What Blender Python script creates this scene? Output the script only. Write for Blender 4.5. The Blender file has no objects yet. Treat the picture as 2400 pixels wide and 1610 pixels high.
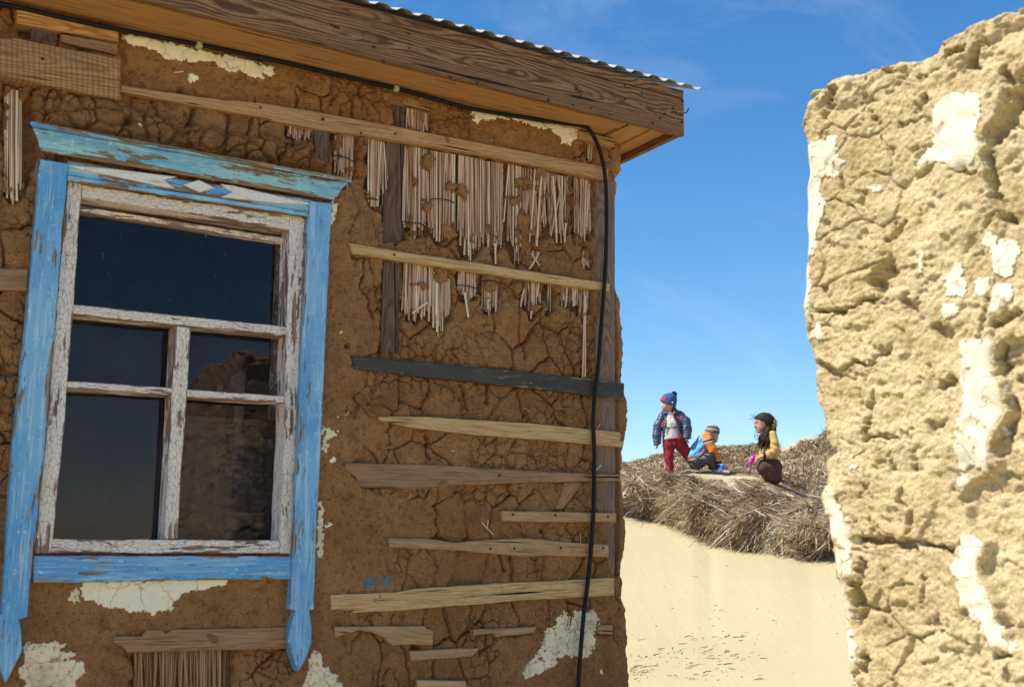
import bpy, bmesh, math, random
import numpy as np
from mathutils import Vector, Matrix

random.seed(7)
rng = np.random.default_rng(7)
SC = bpy.context.scene
COL = SC.collection

# ------------------------------------------------------------------ camera
FPX, EYE, PITCH = 2732.0, 1.3, math.radians(10.25)
cam_d = bpy.data.cameras.new('camera')
cam = bpy.data.objects.new('camera', cam_d)
COL.objects.link(cam)
cam.location = (0, 0, EYE)
cam.rotation_euler = (math.pi / 2 + PITCH, 0, 0)
cam_d.sensor_width = 36.0
cam_d.lens = FPX / 2400 * 36.0
cam_d.clip_start, cam_d.clip_end = 0.05, 2000
cam_d.dof.use_dof = True
cam_d.dof.focus_distance = 7.2
cam_d.dof.aperture_fstop = 5.6
SC.camera = cam

# ------------------------------------------------------------------ sky and sun
SUN_EL, SUN_AZ = math.radians(54), math.radians(-105)      # azimuth from +Y towards +X
sun_vec = Vector((math.sin(SUN_AZ) * math.cos(SUN_EL), math.cos(SUN_AZ) * math.cos(SUN_EL), math.sin(SUN_EL)))
world = bpy.data.worlds.new('World')
SC.world = world
world.use_nodes = True
wn, wl = world.node_tree.nodes, world.node_tree.links
wn.clear()
w_out = wn.new('ShaderNodeOutputWorld')
w_bg = wn.new('ShaderNodeBackground')
w_bg.inputs['Strength'].default_value = 0.115
w_sky = wn.new('ShaderNodeTexSky')
w_sky.sky_type = 'NISHITA'
w_sky.sun_disc = False
w_sky.sun_elevation = SUN_EL
w_sky.sun_rotation = SUN_AZ
w_sky.altitude = 0
w_sky.air_density = 1.0
w_sky.dust_density = 0.15
w_sky.ozone_density = 3.0
# thin cirrus: noise over the sky direction, brightening it slightly
w_tc = wn.new('ShaderNodeTexCoord')
w_map = wn.new('ShaderNodeMapping')
w_map.inputs['Rotation'].default_value = (0.3, 0.5, 0.6)
w_map.inputs['Scale'].default_value = (3.0, 14.0, 5.0)
w_noi = wn.new('ShaderNodeTexNoise')
w_noi.inputs['Scale'].default_value = 1.6
w_noi.inputs['Detail'].default_value = 9
w_noi.inputs['Roughness'].default_value = 0.62
w_noi.inputs['Distortion'].default_value = 0.7
w_ramp = wn.new('ShaderNodeValToRGB')
w_ramp.color_ramp.elements[0].position = 0.52
w_ramp.color_ramp.elements[1].position = 0.85
w_ramp.color_ramp.elements[1].color = (0.15, 0.15, 0.15, 1)
w_hs = wn.new('ShaderNodeHueSaturation')
w_hs.inputs['Saturation'].default_value = 1.3
w_mix = wn.new('ShaderNodeMix')
w_mix.data_type = 'RGBA'
w_mix.inputs['B'].default_value = (7.0, 7.6, 8.2, 1)
wl.new(w_tc.outputs['Generated'], w_map.inputs['Vector'])
wl.new(w_map.outputs['Vector'], w_noi.inputs['Vector'])
wl.new(w_noi.outputs['Fac'], w_ramp.inputs['Fac'])
wl.new(w_ramp.outputs['Color'], w_mix.inputs['Factor'])
wl.new(w_sky.outputs['Color'], w_hs.inputs['Color'])
wl.new(w_hs.outputs['Color'], w_mix.inputs['A'])
wl.new(w_mix.outputs['Result'], w_bg.inputs['Color'])
wl.new(w_bg.outputs['Background'], w_out.inputs['Surface'])

sun_d = bpy.data.lights.new('sun', 'SUN')
sun_d.energy = 4.9
sun_d.angle = math.radians(0.53)
sun_d.color = (1.0, 0.945, 0.85)
sun = bpy.data.objects.new('sun', sun_d)
COL.objects.link(sun)
sun.rotation_euler = sun_vec.to_track_quat('Z', 'Y').to_euler()
sun.location = (-6, 3, 12)

SC.view_settings.view_transform = 'Standard'
SC.view_settings.look = 'None'
SC.view_settings.gamma = 1
SC.view_settings.exposure = 0.62
SC.view_settings.use_curve_mapping = False

# ------------------------------------------------------------------ measuring helpers
ct, st = math.cos(PITCH), math.sin(PITCH)
WA, WD = math.radians(31.4), 4.4                     # facade direction and distance
U = np.array([math.cos(WA), math.sin(WA), 0.0])
N = np.array([math.sin(WA), -math.cos(WA), 0.0])
CR = {0: (0, 0, 1), 1: (0, 0, 2.7506), 2: (750, 0, 2.598), 3: (0, 500, 2.8), 4: (0, 1050, 2.8), 5: (750, 550, 2.9587),
      6: (750, 1050, 2.8), 7: (1450, 880, 3.485), 8: (1500, 900, 6.272), 9: (1850, 0, 1.96), 10: (1850, 800, 1.936), 11: (1430, 1130, 3.267)}


def PX(k, pts):
    ox, oy, q = CR[k]
    return [(ox + x / q, oy + y / q) for x, y in pts]


def ray(x, y):
    dx, dy = (x - 1200) / FPX, (805 - y) / FPX
    return np.array([dx, ct - dy * st, st + dy * ct])


def fac(x, y, o=0.0):
    """sight line met with the facade plane moved outward by o -> (s, z)"""
    d = ray(x, y)
    t = -(WD - o) / (d @ N)
    p = t * d
    return p @ U, p[2] + EYE


def facpts(k, pts, o=0.0):
    return [fac(x, y, o) for x, y in PX(k, pts)]


def to_px(P):
    """world points (n,3) -> photo pixels"""
    X, Y, Z = P[..., 0], P[..., 1], P[..., 2] - EYE
    f = Y * ct + Z * st
    v = -Y * st + Z * ct
    return 1200 + FPX * X / f, 805 - FPX * v / f


# ------------------------------------------------------------------ numpy noise
def _h(ix, iy, seed):
    n = (ix.astype(np.int64) * 374761393 + iy.astype(np.int64) * 668265263 + seed * 1274126177) & 0xFFFFFFFF
    n = ((n ^ (n >> 13)) * 1274126177) & 0xFFFFFFFF
    return ((n ^ (n >> 16)) & 0xFFFFFF) / float(0xFFFFFF)


def vnoise(x, y, seed=0):
    ix, iy = np.floor(x), np.floor(y)
    fx, fy = x - ix, y - iy
    fx = fx * fx * fx * (fx * (fx * 6 - 15) + 10)
    fy = fy * fy * fy * (fy * (fy * 6 - 15) + 10)
    a, b = _h(ix, iy, seed), _h(ix + 1, iy, seed)
    c, d = _h(ix, iy + 1, seed), _h(ix + 1, iy + 1, seed)
    return (a + (b - a) * fx) * (1 - fy) + (c + (d - c) * fx) * fy - 0.5


def fbm(x, y, seed=0, octv=4, gain=0.5):
    r, a, f = 0, 1.0, 1.0
    for i in range(octv):
        r = r + a * vnoise(x * f + 13.7 * i, y * f + 7.1 * i, seed + i)
        a *= gain
        f *= 2.03
    return r


def voro(x, y, seed=0):
    """nearest and second-nearest feature distance, cell random"""
    ix, iy = np.floor(x), np.floor(y)
    d1 = np.full(x.shape, 9.0)
    d2 = np.full(x.shape, 9.0)
    cid = np.zeros(x.shape)
    for dx in (-1, 0, 1):
        for dy in (-1, 0, 1):
            cx, cy = ix + dx, iy + dy
            px = cx + 0.1 + 0.8 * _h(cx, cy, seed)
            py = cy + 0.1 + 0.8 * _h(cx, cy, seed + 5)
            d = np.hypot(px - x, py - y)
            r = _h(cx, cy, seed + 9)
            nearer = d < d1
            d2 = np.where(nearer, d1, np.minimum(d2, d))
            cid = np.where(nearer, r, cid)
            d1 = np.where(nearer, d, d1)
    return d1, d2, cid


def sstep(a, b, x):
    t = np.clip((x - a) / (b - a), 0, 1)
    return t * t * (3 - 2 * t)


def inpoly(x, y, poly):
    r = np.zeros(x.shape, bool)
    p = np.array(poly)
    x0, y0, x1, y1 = p[:, 0].min(), p[:, 1].min(), p[:, 0].max(), p[:, 1].max()
    box = (x >= x0) & (x <= x1) & (y >= y0) & (y <= y1)
    xs, ys = x[box], y[box]
    q = np.zeros(xs.shape, bool)
    for (ax, ay), (bx, by) in zip(poly, poly[1:] + poly[:1]):
        if ay == by:
            continue
        c = ((ay > ys) != (by > ys)) & (xs < (bx - ax) * (ys - ay) / (by - ay) + ax)
        q ^= c
    r[box] = q
    return r


def segdist(x, y, pts):
    d = np.full(x.shape, 1e9)
    for (ax, ay), (bx, by) in zip(pts[:-1], pts[1:]):
        vx, vy = bx - ax, by - ay
        t = np.clip(((x - ax) * vx + (y - ay) * vy) / (vx * vx + vy * vy + 1e-9), 0, 1)
        d = np.minimum(d, np.hypot(x - ax - t * vx, y - ay - t * vy))
    return d


def blur(a, n):
    for _ in range(n):
        b = a.copy()
        b[1:-1] = (a[:-2] + 2 * a[1:-1] + a[2:]) / 4
        a = b.copy()
        a[:, 1:-1] = (b[:, :-2] + 2 * b[:, 1:-1] + b[:, 2:]) / 4
    return a


# ------------------------------------------------------------------ scene-graph helpers
def tag(o, label=None, cat=None, group=None, kind=None):
    for k, v in (('label', label), ('category', cat), ('group', group), ('kind', kind)):
        if v:
            o[k] = v
    return o


def obj(name, mesh, mat=None, parent=None, loc=(0, 0, 0), rot=(0, 0, 0), scale=(1, 1, 1)):
    o = bpy.data.objects.new(name, mesh)
    COL.objects.link(o)
    o.location, o.rotation_euler, o.scale = loc, rot, scale
    if parent is not None:
        o.parent = parent
    if mat is not None and mesh is not None:
        for m in (mat if isinstance(mat, (list, tuple)) else [mat]):
            mesh.materials.append(m)
    return o


def npmesh(name, V, Fq, smooth=True, matidx=None, attrs=None):
    """mesh from vertex array and face array (quads or tris)"""
    me = bpy.data.meshes.new(name)
    V = np.asarray(V, np.float32)
    Fq = np.asarray(Fq, np.int32)
    k = Fq.shape[1]
    me.vertices.add(len(V))
    me.vertices.foreach_set('co', V.ravel())
    me.loops.add(Fq.size)
    me.loops.foreach_set('vertex_index', Fq.ravel())
    me.polygons.add(len(Fq))
    me.polygons.foreach_set('loop_start', np.arange(0, Fq.size, k, dtype=np.int32))
    me.polygons.foreach_set('loop_total', np.full(len(Fq), k, np.int32))
    me.polygons.foreach_set('use_smooth', np.full(len(Fq), smooth, bool))
    if matidx is not None:
        me.polygons.foreach_set('material_index', np.asarray(matidx, np.int32))
    for nm, arr in (attrs or {}).items():
        a = me.attributes.new(nm, 'FLOAT', 'POINT')
        a.data.foreach_set('value', np.asarray(arr, np.float32).ravel())
    me.update(calc_edges=True)
    me.validate()
    return me


def gridfaces(ny, nx, keep=None):
    i = np.arange(ny * nx).reshape(ny, nx)
    f = np.stack([i[:-1, :-1], i[:-1, 1:], i[1:, 1:], i[1:, :-1]], -1)
    if keep is not None:
        return f[keep]
    return f.reshape(-1, 4)


def compact(V, Fq, *arrs):
    used = np.unique(Fq)
    m = np.full(len(V), -1)
    m[used] = np.arange(len(used))
    return (V[used], m[Fq]) + tuple(a[used] for a in arrs)


def bm_mesh(bm, name, smooth=False):
    me = bpy.data.meshes.new(name)
    bmesh.ops.recalc_face_normals(bm, faces=bm.faces)
    bm.to_mesh(me)
    bm.free()
    if smooth:
        me.polygons.foreach_set('use_smooth', np.full(len(me.polygons), True))
    return me


# ------------------------------------------------------------------ materials
class NT:
    def __init__(s, name):
        s.m = bpy.data.materials.new(name)
        s.m.use_nodes = True
        s.t = s.m.node_tree
        s.t.nodes.clear()
        s.out = s.n('OutputMaterial')
        s.bsdf = s.n('BsdfPrincipled')
        s.t.links.new(s.bsdf.outputs[0], s.out.inputs['Surface'])

    def n(s, typ, **kw):
        nd = s.t.nodes.new('ShaderNode' + typ)
        for k, v in kw.items():
            if k[0] == '_':
                setattr(nd, k[1:], v)
            else:
                s.set(nd, k.replace('_', ' '), v)
        return nd

    def set(s, nd, key, v):
        i = nd.inputs[int(key[1:])] if key[0] == '#' else nd.inputs[key]
        if isinstance(v, bpy.types.NodeSocket):
            s.t.links.new(v, i)
        elif isinstance(v, bpy.types.Node):
            s.t.links.new(v.outputs[0], i)
        elif isinstance(v, (tuple, list)) and len(v) == 3 and i.type == 'RGBA':
            i.default_value = (*v, 1)
        else:
            i.default_value = v

    def math(s, op, a, b=None, clamp=False):
        nd = s.n('Math', _operation=op, _use_clamp=clamp)
        s.set(nd, '#0', a)
        if b is not None:
            s.set(nd, '#1', b)
        return nd.outputs[0]

    def mix(s, fac, a, b, blend='MIX'):
        nd = s.n('Mix', _data_type='RGBA', _blend_type=blend)
        s.set(nd, '#0', fac)
        s.set(nd, '#6', a)
        s.set(nd, '#7', b)
        return nd.outputs[2]

    def ramp(s, fac, stops):
        nd = s.n('ValToRGB')
        e = nd.color_ramp.elements
        while len(e) < len(stops):
            e.new(0.5)
        for el, (p, c) in zip(e, stops):
            el.position = p
            el.color = (c, c, c, 1) if not isinstance(c, (tuple, list)) else (*c, 1)
        s.set(nd, 'Fac', fac)
        return nd.outputs[0]

    def step(s, v, a, b):
        nd = s.n('MapRange', _interpolation_type='SMOOTHSTEP')
        s.set(nd, '#0', v)
        s.set(nd, '#1', a)
        s.set(nd, '#2', b)
        return nd.outputs[0]

    def coords(s, scale=(1, 1, 1), rand=0.0, src='Object', rot=(0, 0, 0)):
        tc = s.n('TexCoord')
        v = tc.outputs[src]
        if rand:
            oi = s.n('ObjectInfo')
            vm = s.n('VectorMath', _operation='SCALE')
            s.set(vm, '#0', (7.3, 11.1, 5.7))
            s.t.links.new(oi.outputs['Random'], vm.inputs['Scale'])
            va = s.n('VectorMath', _operation='ADD')
            s.set(va, '#0', v)
            s.set(va, '#1', vm.outputs[0])
            v = va.outputs[0]
        mp = s.n('Mapping')
        s.set(mp, 'Vector', v)
        mp.inputs['Scale'].default_value = scale
        mp.inputs['Rotation'].default_value = rot
        return mp.outputs[0]

    def noise(s, vec, scale, detail=4, rough=0.55, dist=0.0):
        nd = s.n('TexNoise', Vector=vec, Scale=scale, Detail=detail, Roughness=rough, Distortion=dist)
        return nd.outputs['Fac']

    def bump(s, h, strength, dist, prev=None):
        nd = s.n('Bump', Height=h, Strength=strength, Distance=dist)
        if prev is not None:
            s.set(nd, 'Normal', prev)
        return nd.outputs[0]

    def fin(s, color, rough=0.9, normal=None, spec=0.2, **kw):
        s.set(s.bsdf, 'Base Color', color)
        s.set(s.bsdf, 'Roughness', rough)
        s.set(s.bsdf, 'Specular IOR Level', spec)
        if normal is not None:
            s.set(s.bsdf, 'Normal', normal)
        for k, v in kw.items():
            s.set(s.bsdf, k.replace('_', ' '), v)
        return s.m


def mat_mud(name, c0, c1, c2, cracks=True, bump=1.0):
    t = NT(name)
    v = t.coords()
    big = t.noise(v, 2.2, 4, 0.6)
    mid = t.noise(v, 14, 6, 0.65)
    fine = t.noise(v, 95, 5, 0.7)
    col = t.mix(t.step(big, 0.35, 0.65), c0, c1)
    col = t.mix(t.step(mid, 0.45, 0.72), col, c2)
    grit = t.noise(v, 210, 3, 0.75)
    col = t.mix(t.math('MULTIPLY', t.step(fine, 0.47, 0.33), 0.75), col, tuple(x * 0.33 for x in c0))  # bump pits darkened and tips paled below: relief shading put into the colour
    col = t.mix(t.math('MULTIPLY', t.step(grit, 0.56, 0.7), 0.6), col, tuple(min(1, x * 1.75) for x in c1))
    col = t.mix(t.math('MULTIPLY', t.step(grit, 0.42, 0.3), 0.5), col, tuple(x * 0.4 for x in c0))
    dust = t.step(t.noise(v, 3.1, 6, 0.7), 0.53, 0.72)
    col = t.mix(t.math('MULTIPLY', dust, 0.35), col, tuple(min(1, x * 1.35 + 0.03) for x in c1))
    damp = t.step(t.noise(t.coords((2.6, 2.6, 0.9)), 1.0, 5, 0.65), 0.54, 0.7)
    col = t.mix(t.math('MULTIPLY', damp, 0.4), col, tuple(x * 0.6 for x in c0))
    # straw chaff in the mud
    vs = t.coords((18, 18, 120), rot=(0.5, 0.9, 0.4))
    straw = t.step(t.noise(vs, 1.0, 2, 0.5), 0.73, 0.77)
    col = t.mix(t.math('MULTIPLY', straw, 0.5), col, (0.5, 0.36, 0.18))
    h = t.math('ADD', t.math('ADD', t.math('MULTIPLY', mid, 0.6), t.math('MULTIPLY', fine, 0.6)), t.math('MULTIPLY', grit, 0.25))
    nrm = t.bump(h, 0.9 * bump, 0.020)
    if cracks:
        dv = t.n('VectorMath', _operation='ADD')
        t.set(dv, '#0', v)
        nz = t.n('TexNoise', Vector=v, Scale=9.0, Detail=3.0)
        sc = t.n('VectorMath', _operation='SCALE')
        t.set(sc, '#0', nz.outputs['Color'])
        sc.inputs['Scale'].default_value = 0.06
        t.set(dv, '#1', sc)
        vo = t.n('TexVoronoi', _feature='DISTANCE_TO_EDGE', Vector=dv.outputs[0], Scale=23.0)
        att = t.n('Attribute', _attribute_name='rough')
        cr = t.math('SUBTRACT', 1.0, t.step(vo.outputs['Distance'], 0.0, 0.035))
        patch = t.step(t.noise(v, 5, 3), 0.46, 0.58)
        cr = t.math('MULTIPLY', t.math('MULTIPLY', cr, att.outputs['Fac']), patch)
        nrm = t.bump(t.math('SUBTRACT', 1.0, cr), 0.8, 0.008, nrm)
    return t.fin(col, 0.95, nrm, 0.1)


def mat_wood(name, dark, mid, light, ring=26.0, con=0.45, grey=0.3, offs=0.13, tilt=0.05, greycol=(0.25, 0.19, 0.15), crackc=(0.03, 0.018, 0.01), saw=0.0):
    t = NT(name)
    v = t.coords(rand=1.0, rot=(0, 0, 0))
    # low frequency wander of the fibres
    nz = t.n('TexNoise', Scale=1.0, Detail=3.0, Roughness=0.5)
    t.set(nz, 'Vector', t.coords((1.6, 5, 5), rand=1.0))
    sub = t.n('VectorMath', _operation='SUBTRACT')
    t.set(sub, '#0', nz.outputs['Color'])
    t.set(sub, '#1', (0.5, 0.5, 0.5))
    sc = t.n('VectorMath', _operation='MULTIPLY')
    t.set(sc, '#0', sub.outputs[0])
    t.set(sc, '#1', (0.0, 0.075, 0.075))
    add = t.n('VectorMath', _operation='ADD')
    tc = t.n('TexCoord')
    mp = t.n('Mapping', Vector=tc.outputs['Object'])
    mp.inputs['Rotation'].default_value = (0, tilt, tilt)
    mp.inputs['Location'].default_value = (0, offs, 0.01)
    t.set(add, '#0', mp.outputs[0])
    t.set(add, '#1', sc.outputs[0])
    wv = t.n('TexWave', _wave_type='RINGS', _rings_direction='X', _wave_profile='SIN', Vector=add.outputs[0], Scale=ring * 1.9, Distortion=1.6, Detail=3.0)
    wv.inputs['Detail Scale'].default_value = 0.6
    rings = wv.outputs['Fac']
    fib = t.noise(t.coords((5, 160, 160), rand=1.0), 1.0, 4, 0.65)
    mott = t.noise(t.coords((1.5, 6, 6), rand=1.0), 1.0, 4, 0.6)
    col = t.mix(t.math('MULTIPLY', t.step(rings, 0.15, 0.95), min(1.0, 0.3 + con)), light, mid)
    col = t.mix(t.math('MULTIPLY', t.step(rings, 0.6, 1.0), con), col, dark)
    col = t.mix(t.math('MULTIPLY', t.step(fib, 0.44, 0.68), 0.8), col, dark)
    col = t.mix(t.math('MULTIPLY', t.step(mott, 0.4, 0.7), grey), col, greycol)
    if saw:
        sw = t.n('TexWave', _wave_type='BANDS', _bands_direction='X', Vector=t.coords((1, 0.35, 0.35), rot=(0, 0.18, 0)), Scale=17.0, Distortion=2.5, Detail=3.0)
        sw.inputs['Detail Scale'].default_value = 2.0
        col = t.mix(t.math('MULTIPLY', t.step(sw.outputs['Fac'], 0.45, 0.9), saw), col, dark)
    crk = t.noise(t.coords((2.2, 75, 75), rand=2.0), 1.0, 3, 0.5)
    ck = t.step(crk, 0.655, 0.70)
    col = t.mix(ck, col, crackc)
    stain = t.step(t.noise(t.coords((5, 9, 9), rand=3.0), 1.0, 5, 0.7), 0.58, 0.8)
    col = t.mix(t.math('MULTIPLY', stain, 0.6), col, dark)
    h = t.math('SUBTRACT', t.math('ADD', t.math('MULTIPLY', rings, -0.25), t.math('MULTIPLY', fib, 0.5)), t.math('MULTIPLY', ck, 0.9))
    return t.fin(col, 0.85, t.bump(h, 0.7, 0.004), 0.15)


def mat_paint(name, pa, pb, pc, wood_d, wood_l, wear=0.5, edge=0.35, crackle=0.0):
    """old paint over bare timber: flaking mask from noise stretched with the grain and wear at the board edges"""
    t = NT(name)
    att = t.n('UVMap', _uv_map='board')
    sep = t.n('SeparateXYZ', Vector=att.outputs[0])
    vv = sep.outputs['Y']
    ed = t.math('MINIMUM', vv, t.math('SUBTRACT', 1.0, vv))
    edge_f = t.math('MULTIPLY', t.math('SUBTRACT', 1.0, t.step(ed, 0.0, 0.22)), edge)
    n1 = t.noise(t.coords((3.5, 17, 17), rand=1.0), 1.0, 8, 0.68)
    n2 = t.noise(t.coords((10, 70, 70), rand=1.0), 1.0, 5, 0.6)
    m = t.math('ADD', t.math('ADD', n1, edge_f), t.math('MULTIPLY', t.math('SUBTRACT', n2, 0.5), 0.75))
    bare = t.step(m, wear, wear + 0.02)
    tone = t.noise(t.coords((2.5, 8, 8), rand=1.0), 1.0, 5, 0.65)
    streak = t.noise(t.coords((6, 110, 110), rand=1.0), 1.0, 4, 0.6)
    pcol = t.mix(t.step(tone, 0.38, 0.62), pa, pb)
    pcol = t.mix(t.math('MULTIPLY', t.step(streak, 0.48, 0.7), 0.6), pcol, pc)
    fib = t.noise(t.coords((4, 130, 130), rand=1.0), 1.0, 4, 0.65)
    wcol = t.mix(t.step(fib, 0.35, 0.65), wood_l, wood_d)
    dirt = t.step(t.noise(t.coords((12, 85, 85), rand=2.0), 1.0, 4, 0.7), 0.59, 0.67)
    chalk = t.step(t.noise(t.coords((40, 90, 90), rand=3.0), 1.0, 4, 0.7), 0.58, 0.7)
    pcol = t.mix(t.math('MULTIPLY', chalk, 0.55), pcol, tuple(min(1, x * 1.25 + 0.12) for x in pc))
    pcol = t.mix(t.math('MULTIPLY', dirt, 0.6), pcol, wood_d)
    col = t.mix(bare, pcol, wcol)
    h = t.math('ADD', t.math('MULTIPLY', t.math('SUBTRACT', 1.0, bare), 0.6), t.math('MULTIPLY', fib, 0.35))
    if crackle:
        nz = t.n('TexNoise', Vector=t.coords((30, 30, 30)), Scale=1.0, Detail=2.0)
        dv = t.n('VectorMath', _operation='ADD')
        sc = t.n('VectorMath', _operation='SCALE')
        t.set(sc, '#0', nz.outputs['Color'])
        sc.inputs['Scale'].default_value = 0.5
        t.set(dv, '#0', t.coords((38, 85, 85), rand=1.0))
        t.set(dv, '#1', sc.outputs[0])
        vo = t.n('TexVoronoi', _feature='DISTANCE_TO_EDGE', Vector=dv.outputs[0], Scale=1.0)
        ck = t.math('SUBTRACT', 1.0, t.step(vo.outputs['Distance'], 0.0, 0.05))
        ck = t.math('MULTIPLY', ck, crackle)
        col = t.mix(t.math('MULTIPLY', ck, t.math('SUBTRACT', 1.0, bare)), col, wood_d)
        h = t.math('SUBTRACT', h, t.math('MULTIPLY', ck, 0.4))
    return t.fin(col, 0.7, t.bump(h, 0.8, 0.003), 0.3)


def mat_lime(name, c0=(0.78, 0.68, 0.5), stain=(0.42, 0.22, 0.08), amt=0.5):
    t = NT(name)
    v = t.coords()
    n1 = t.noise(v, 7, 6, 0.7)
    n2 = t.noise(v, 45, 5, 0.7)
    col = t.mix(t.math('MULTIPLY', t.step(n1, 0.52 - 0.1 * amt, 0.74 - 0.1 * amt), amt), c0, tuple(0.5 * a + 0.5 * b for a, b in zip(c0, stain)))
    col = t.mix(t.math('MULTIPLY', t.step(n2, 0.62 - 0.1 * amt, 0.74 - 0.1 * amt), amt), col, stain)
    nz = t.n('TexNoise', Vector=v, Scale=14.0, Detail=3.0)
    dv = t.n('VectorMath', _operation='ADD')
    sc = t.n('VectorMath', _operation='SCALE')
    t.set(sc, '#0', nz.outputs['Color'])
    sc.inputs['Scale'].default_value = 0.09
    t.set(dv, '#0', v)
    t.set(dv, '#1', sc.outputs[0])
    vo = t.n('TexVoronoi', _feature='DISTANCE_TO_EDGE', Vector=dv.outputs[0], Scale=9.0)
    ck = t.math('SUBTRACT', 1.0, t.step(vo.outputs['Distance'], 0.0, 0.018))
    col = t.mix(t.math('MULTIPLY', ck, 0.7), col, stain)
    run = t.step(t.noise(t.coords((28, 28, 2.5)), 1.0, 5, 0.65), 0.56, 0.74)
    col = t.mix(t.math('MULTIPLY', run, amt * 0.9), col, tuple(0.45 * p + 0.55 * q for p, q in zip(c0, stain)))
    sp = t.step(t.noise(v, 120, 3, 0.7), 0.62, 0.7)
    col = t.mix(t.math('MULTIPLY', sp, 0.5), col, stain)
    return t.fin(col, 0.85, t.bump(t.math('SUBTRACT', n2, ck), 0.5, 0.004), 0.2)


def mat_plain(name, c, rough=0.8, var=0.25, scale=40.0, bump=0.3, dist=0.004, spec=0.3, stretch=(1, 1, 1), **kw):
    t = NT(name)
    n1 = t.noise(t.coords(stretch), scale, 4, 0.65)
    col = t.mix(t.step(n1, 0.35, 0.7), tuple(min(1, x * (1 + var)) for x in c), tuple(x * (1 - var) for x in c))
    return t.fin(col, rough, t.bump(n1, bump, dist), spec, **kw)


def mat_random(name, stops, attr=None, rough=0.85, streak=None):
    """colour picked per piece: from the object's random number, or a per-strand attribute"""
    t = NT(name)
    if attr:
        f = t.n('Attribute', _attribute_name=attr).outputs['Fac']
    else:
        f = t.n('ObjectInfo').outputs['Random']
    col = t.ramp(f, stops)
    if streak:
        n1 = t.noise(t.coords(streak, rand=1.0), 1.0, 4, 0.6)
        col = t.mix(t.math('MULTIPLY', t.step(n1, 0.5, 0.72), 0.4), col, t.mix(0.7, col, (0.10, 0.05, 0.025)))
    return t.fin(col, rough, None, 0.25)


M = {}
M['mud'] = mat_mud('facade_mud', (0.42, 0.192, 0.072), (0.51, 0.25, 0.10), (0.32, 0.14, 0.052), bump=1.3)
M['ruin'] = mat_mud('dry_clay', (0.54, 0.405, 0.205), (0.68, 0.54, 0.315), (0.44, 0.315, 0.155), cracks=False, bump=0.8)
M['fascia'] = mat_wood('fascia_timber', (0.075, 0.033, 0.018), (0.235, 0.112, 0.052), (0.37, 0.190, 0.088), ring=24, con=0.7, offs=0.06, tilt=0.012, grey=0.5, greycol=(0.20, 0.105, 0.062))
M['soffit'] = mat_wood('soffit_timber', (0.27, 0.105, 0.035), (0.52, 0.25, 0.09), (0.66, 0.35, 0.14), ring=22, offs=0.09, tilt=0.02, grey=0.15)
M['sawn'] = mat_wood('sawn_plank_timber', (0.18, 0.08, 0.03), (0.40, 0.205, 0.085), (0.50, 0.275, 0.12), ring=18, offs=0.1, tilt=0.02, grey=0.3, saw=0.45)
M['batten'] = mat_wood('batten_timber', (0.22, 0.105, 0.045), (0.46, 0.255, 0.12), (0.56, 0.325, 0.16), ring=30, con=0.10, grey=0.4, greycol=(0.34, 0.21, 0.125))
M['pale_batten'] = mat_wood('pale_batten_timber', (0.26, 0.13, 0.05), (0.56, 0.335, 0.145), (0.68, 0.43, 0.20), ring=34, con=0.10, grey=0.2, greycol=(0.42, 0.27, 0.14))
M['dull_batten'] = mat_wood('weathered_batten_timber', (0.13, 0.062, 0.03), (0.33, 0.178, 0.09), (0.42, 0.235, 0.12), ring=30, con=0.10, grey=0.5, greycol=(0.26, 0.155, 0.095))
M['post'] = mat_wood('dark_post_timber', (0.06, 0.035, 0.025), (0.14, 0.08, 0.055), (0.19, 0.115, 0.08), ring=24, grey=0.4, greycol=(0.12, 0.08, 0.065))
M['corner_post'] = mat_wood('corner_post_timber', (0.10, 0.06, 0.04), (0.24, 0.15, 0.105), (0.31, 0.2, 0.145), ring=24, grey=0.5, greycol=(0.22, 0.15, 0.12))
M['tar_batten'] = mat_paint('dark_painted_timber', (0.055, 0.05, 0.042), (0.075, 0.068, 0.055), (0.045, 0.04, 0.035), (0.2, 0.12, 0.06), (0.4, 0.27, 0.14), wear=0.66, edge=0.16)
M['blue'] = mat_paint('flaking_blue_paint', (0.11, 0.34, 0.62), (0.21, 0.46, 0.70), (0.50, 0.68, 0.75), (0.10, 0.06, 0.04), (0.42, 0.33, 0.25), wear=0.655, edge=0.17)
M['blue_worn'] = mat_paint('worn_blue_paint', (0.11, 0.36, 0.66), (0.27, 0.54, 0.68), (0.52, 0.68, 0.60), (0.13, 0.08, 0.045), (0.36, 0.24, 0.14), wear=0.565, edge=0.22)
M['white'] = mat_paint('flaking_white_paint', (0.78, 0.67, 0.58), (0.84, 0.75, 0.65), (0.68, 0.57, 0.48), (0.17, 0.09, 0.06), (0.36, 0.23, 0.17), wear=0.585, edge=0.14, crackle=0.8)
M['ornament'] = mat_paint('cream_ornament_paint', (0.80, 0.76, 0.68), (0.84, 0.80, 0.72), (0.72, 0.68, 0.6), (0.25, 0.18, 0.12), (0.4, 0.3, 0.2), wear=0.80, edge=0.1, crackle=0.35)
M['lime'] = mat_lime('limewash', (0.95, 0.84, 0.63), (0.38, 0.2, 0.07), 0.3)
M['lime_dirty'] = mat_lime('stained_limewash', (0.88, 0.74, 0.50), (0.36, 0.19, 0.06), 0.85)
M['ruin_lime'] = mat_lime('ruin_limewash', (0.72, 0.645, 0.49), (0.50, 0.37, 0.20), 0.6)
M['iron'] = mat_plain('rusty_iron', (0.045, 0.028, 0.02), 0.7, 0.4)
M['rubber'] = mat_plain('black_cable', (0.010, 0.009, 0.009), 0.6, 0.2, spec=0.25)
M['clip'] = mat_plain('tin_clip', (0.55, 0.47, 0.36), 0.5, 0.2)
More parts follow.
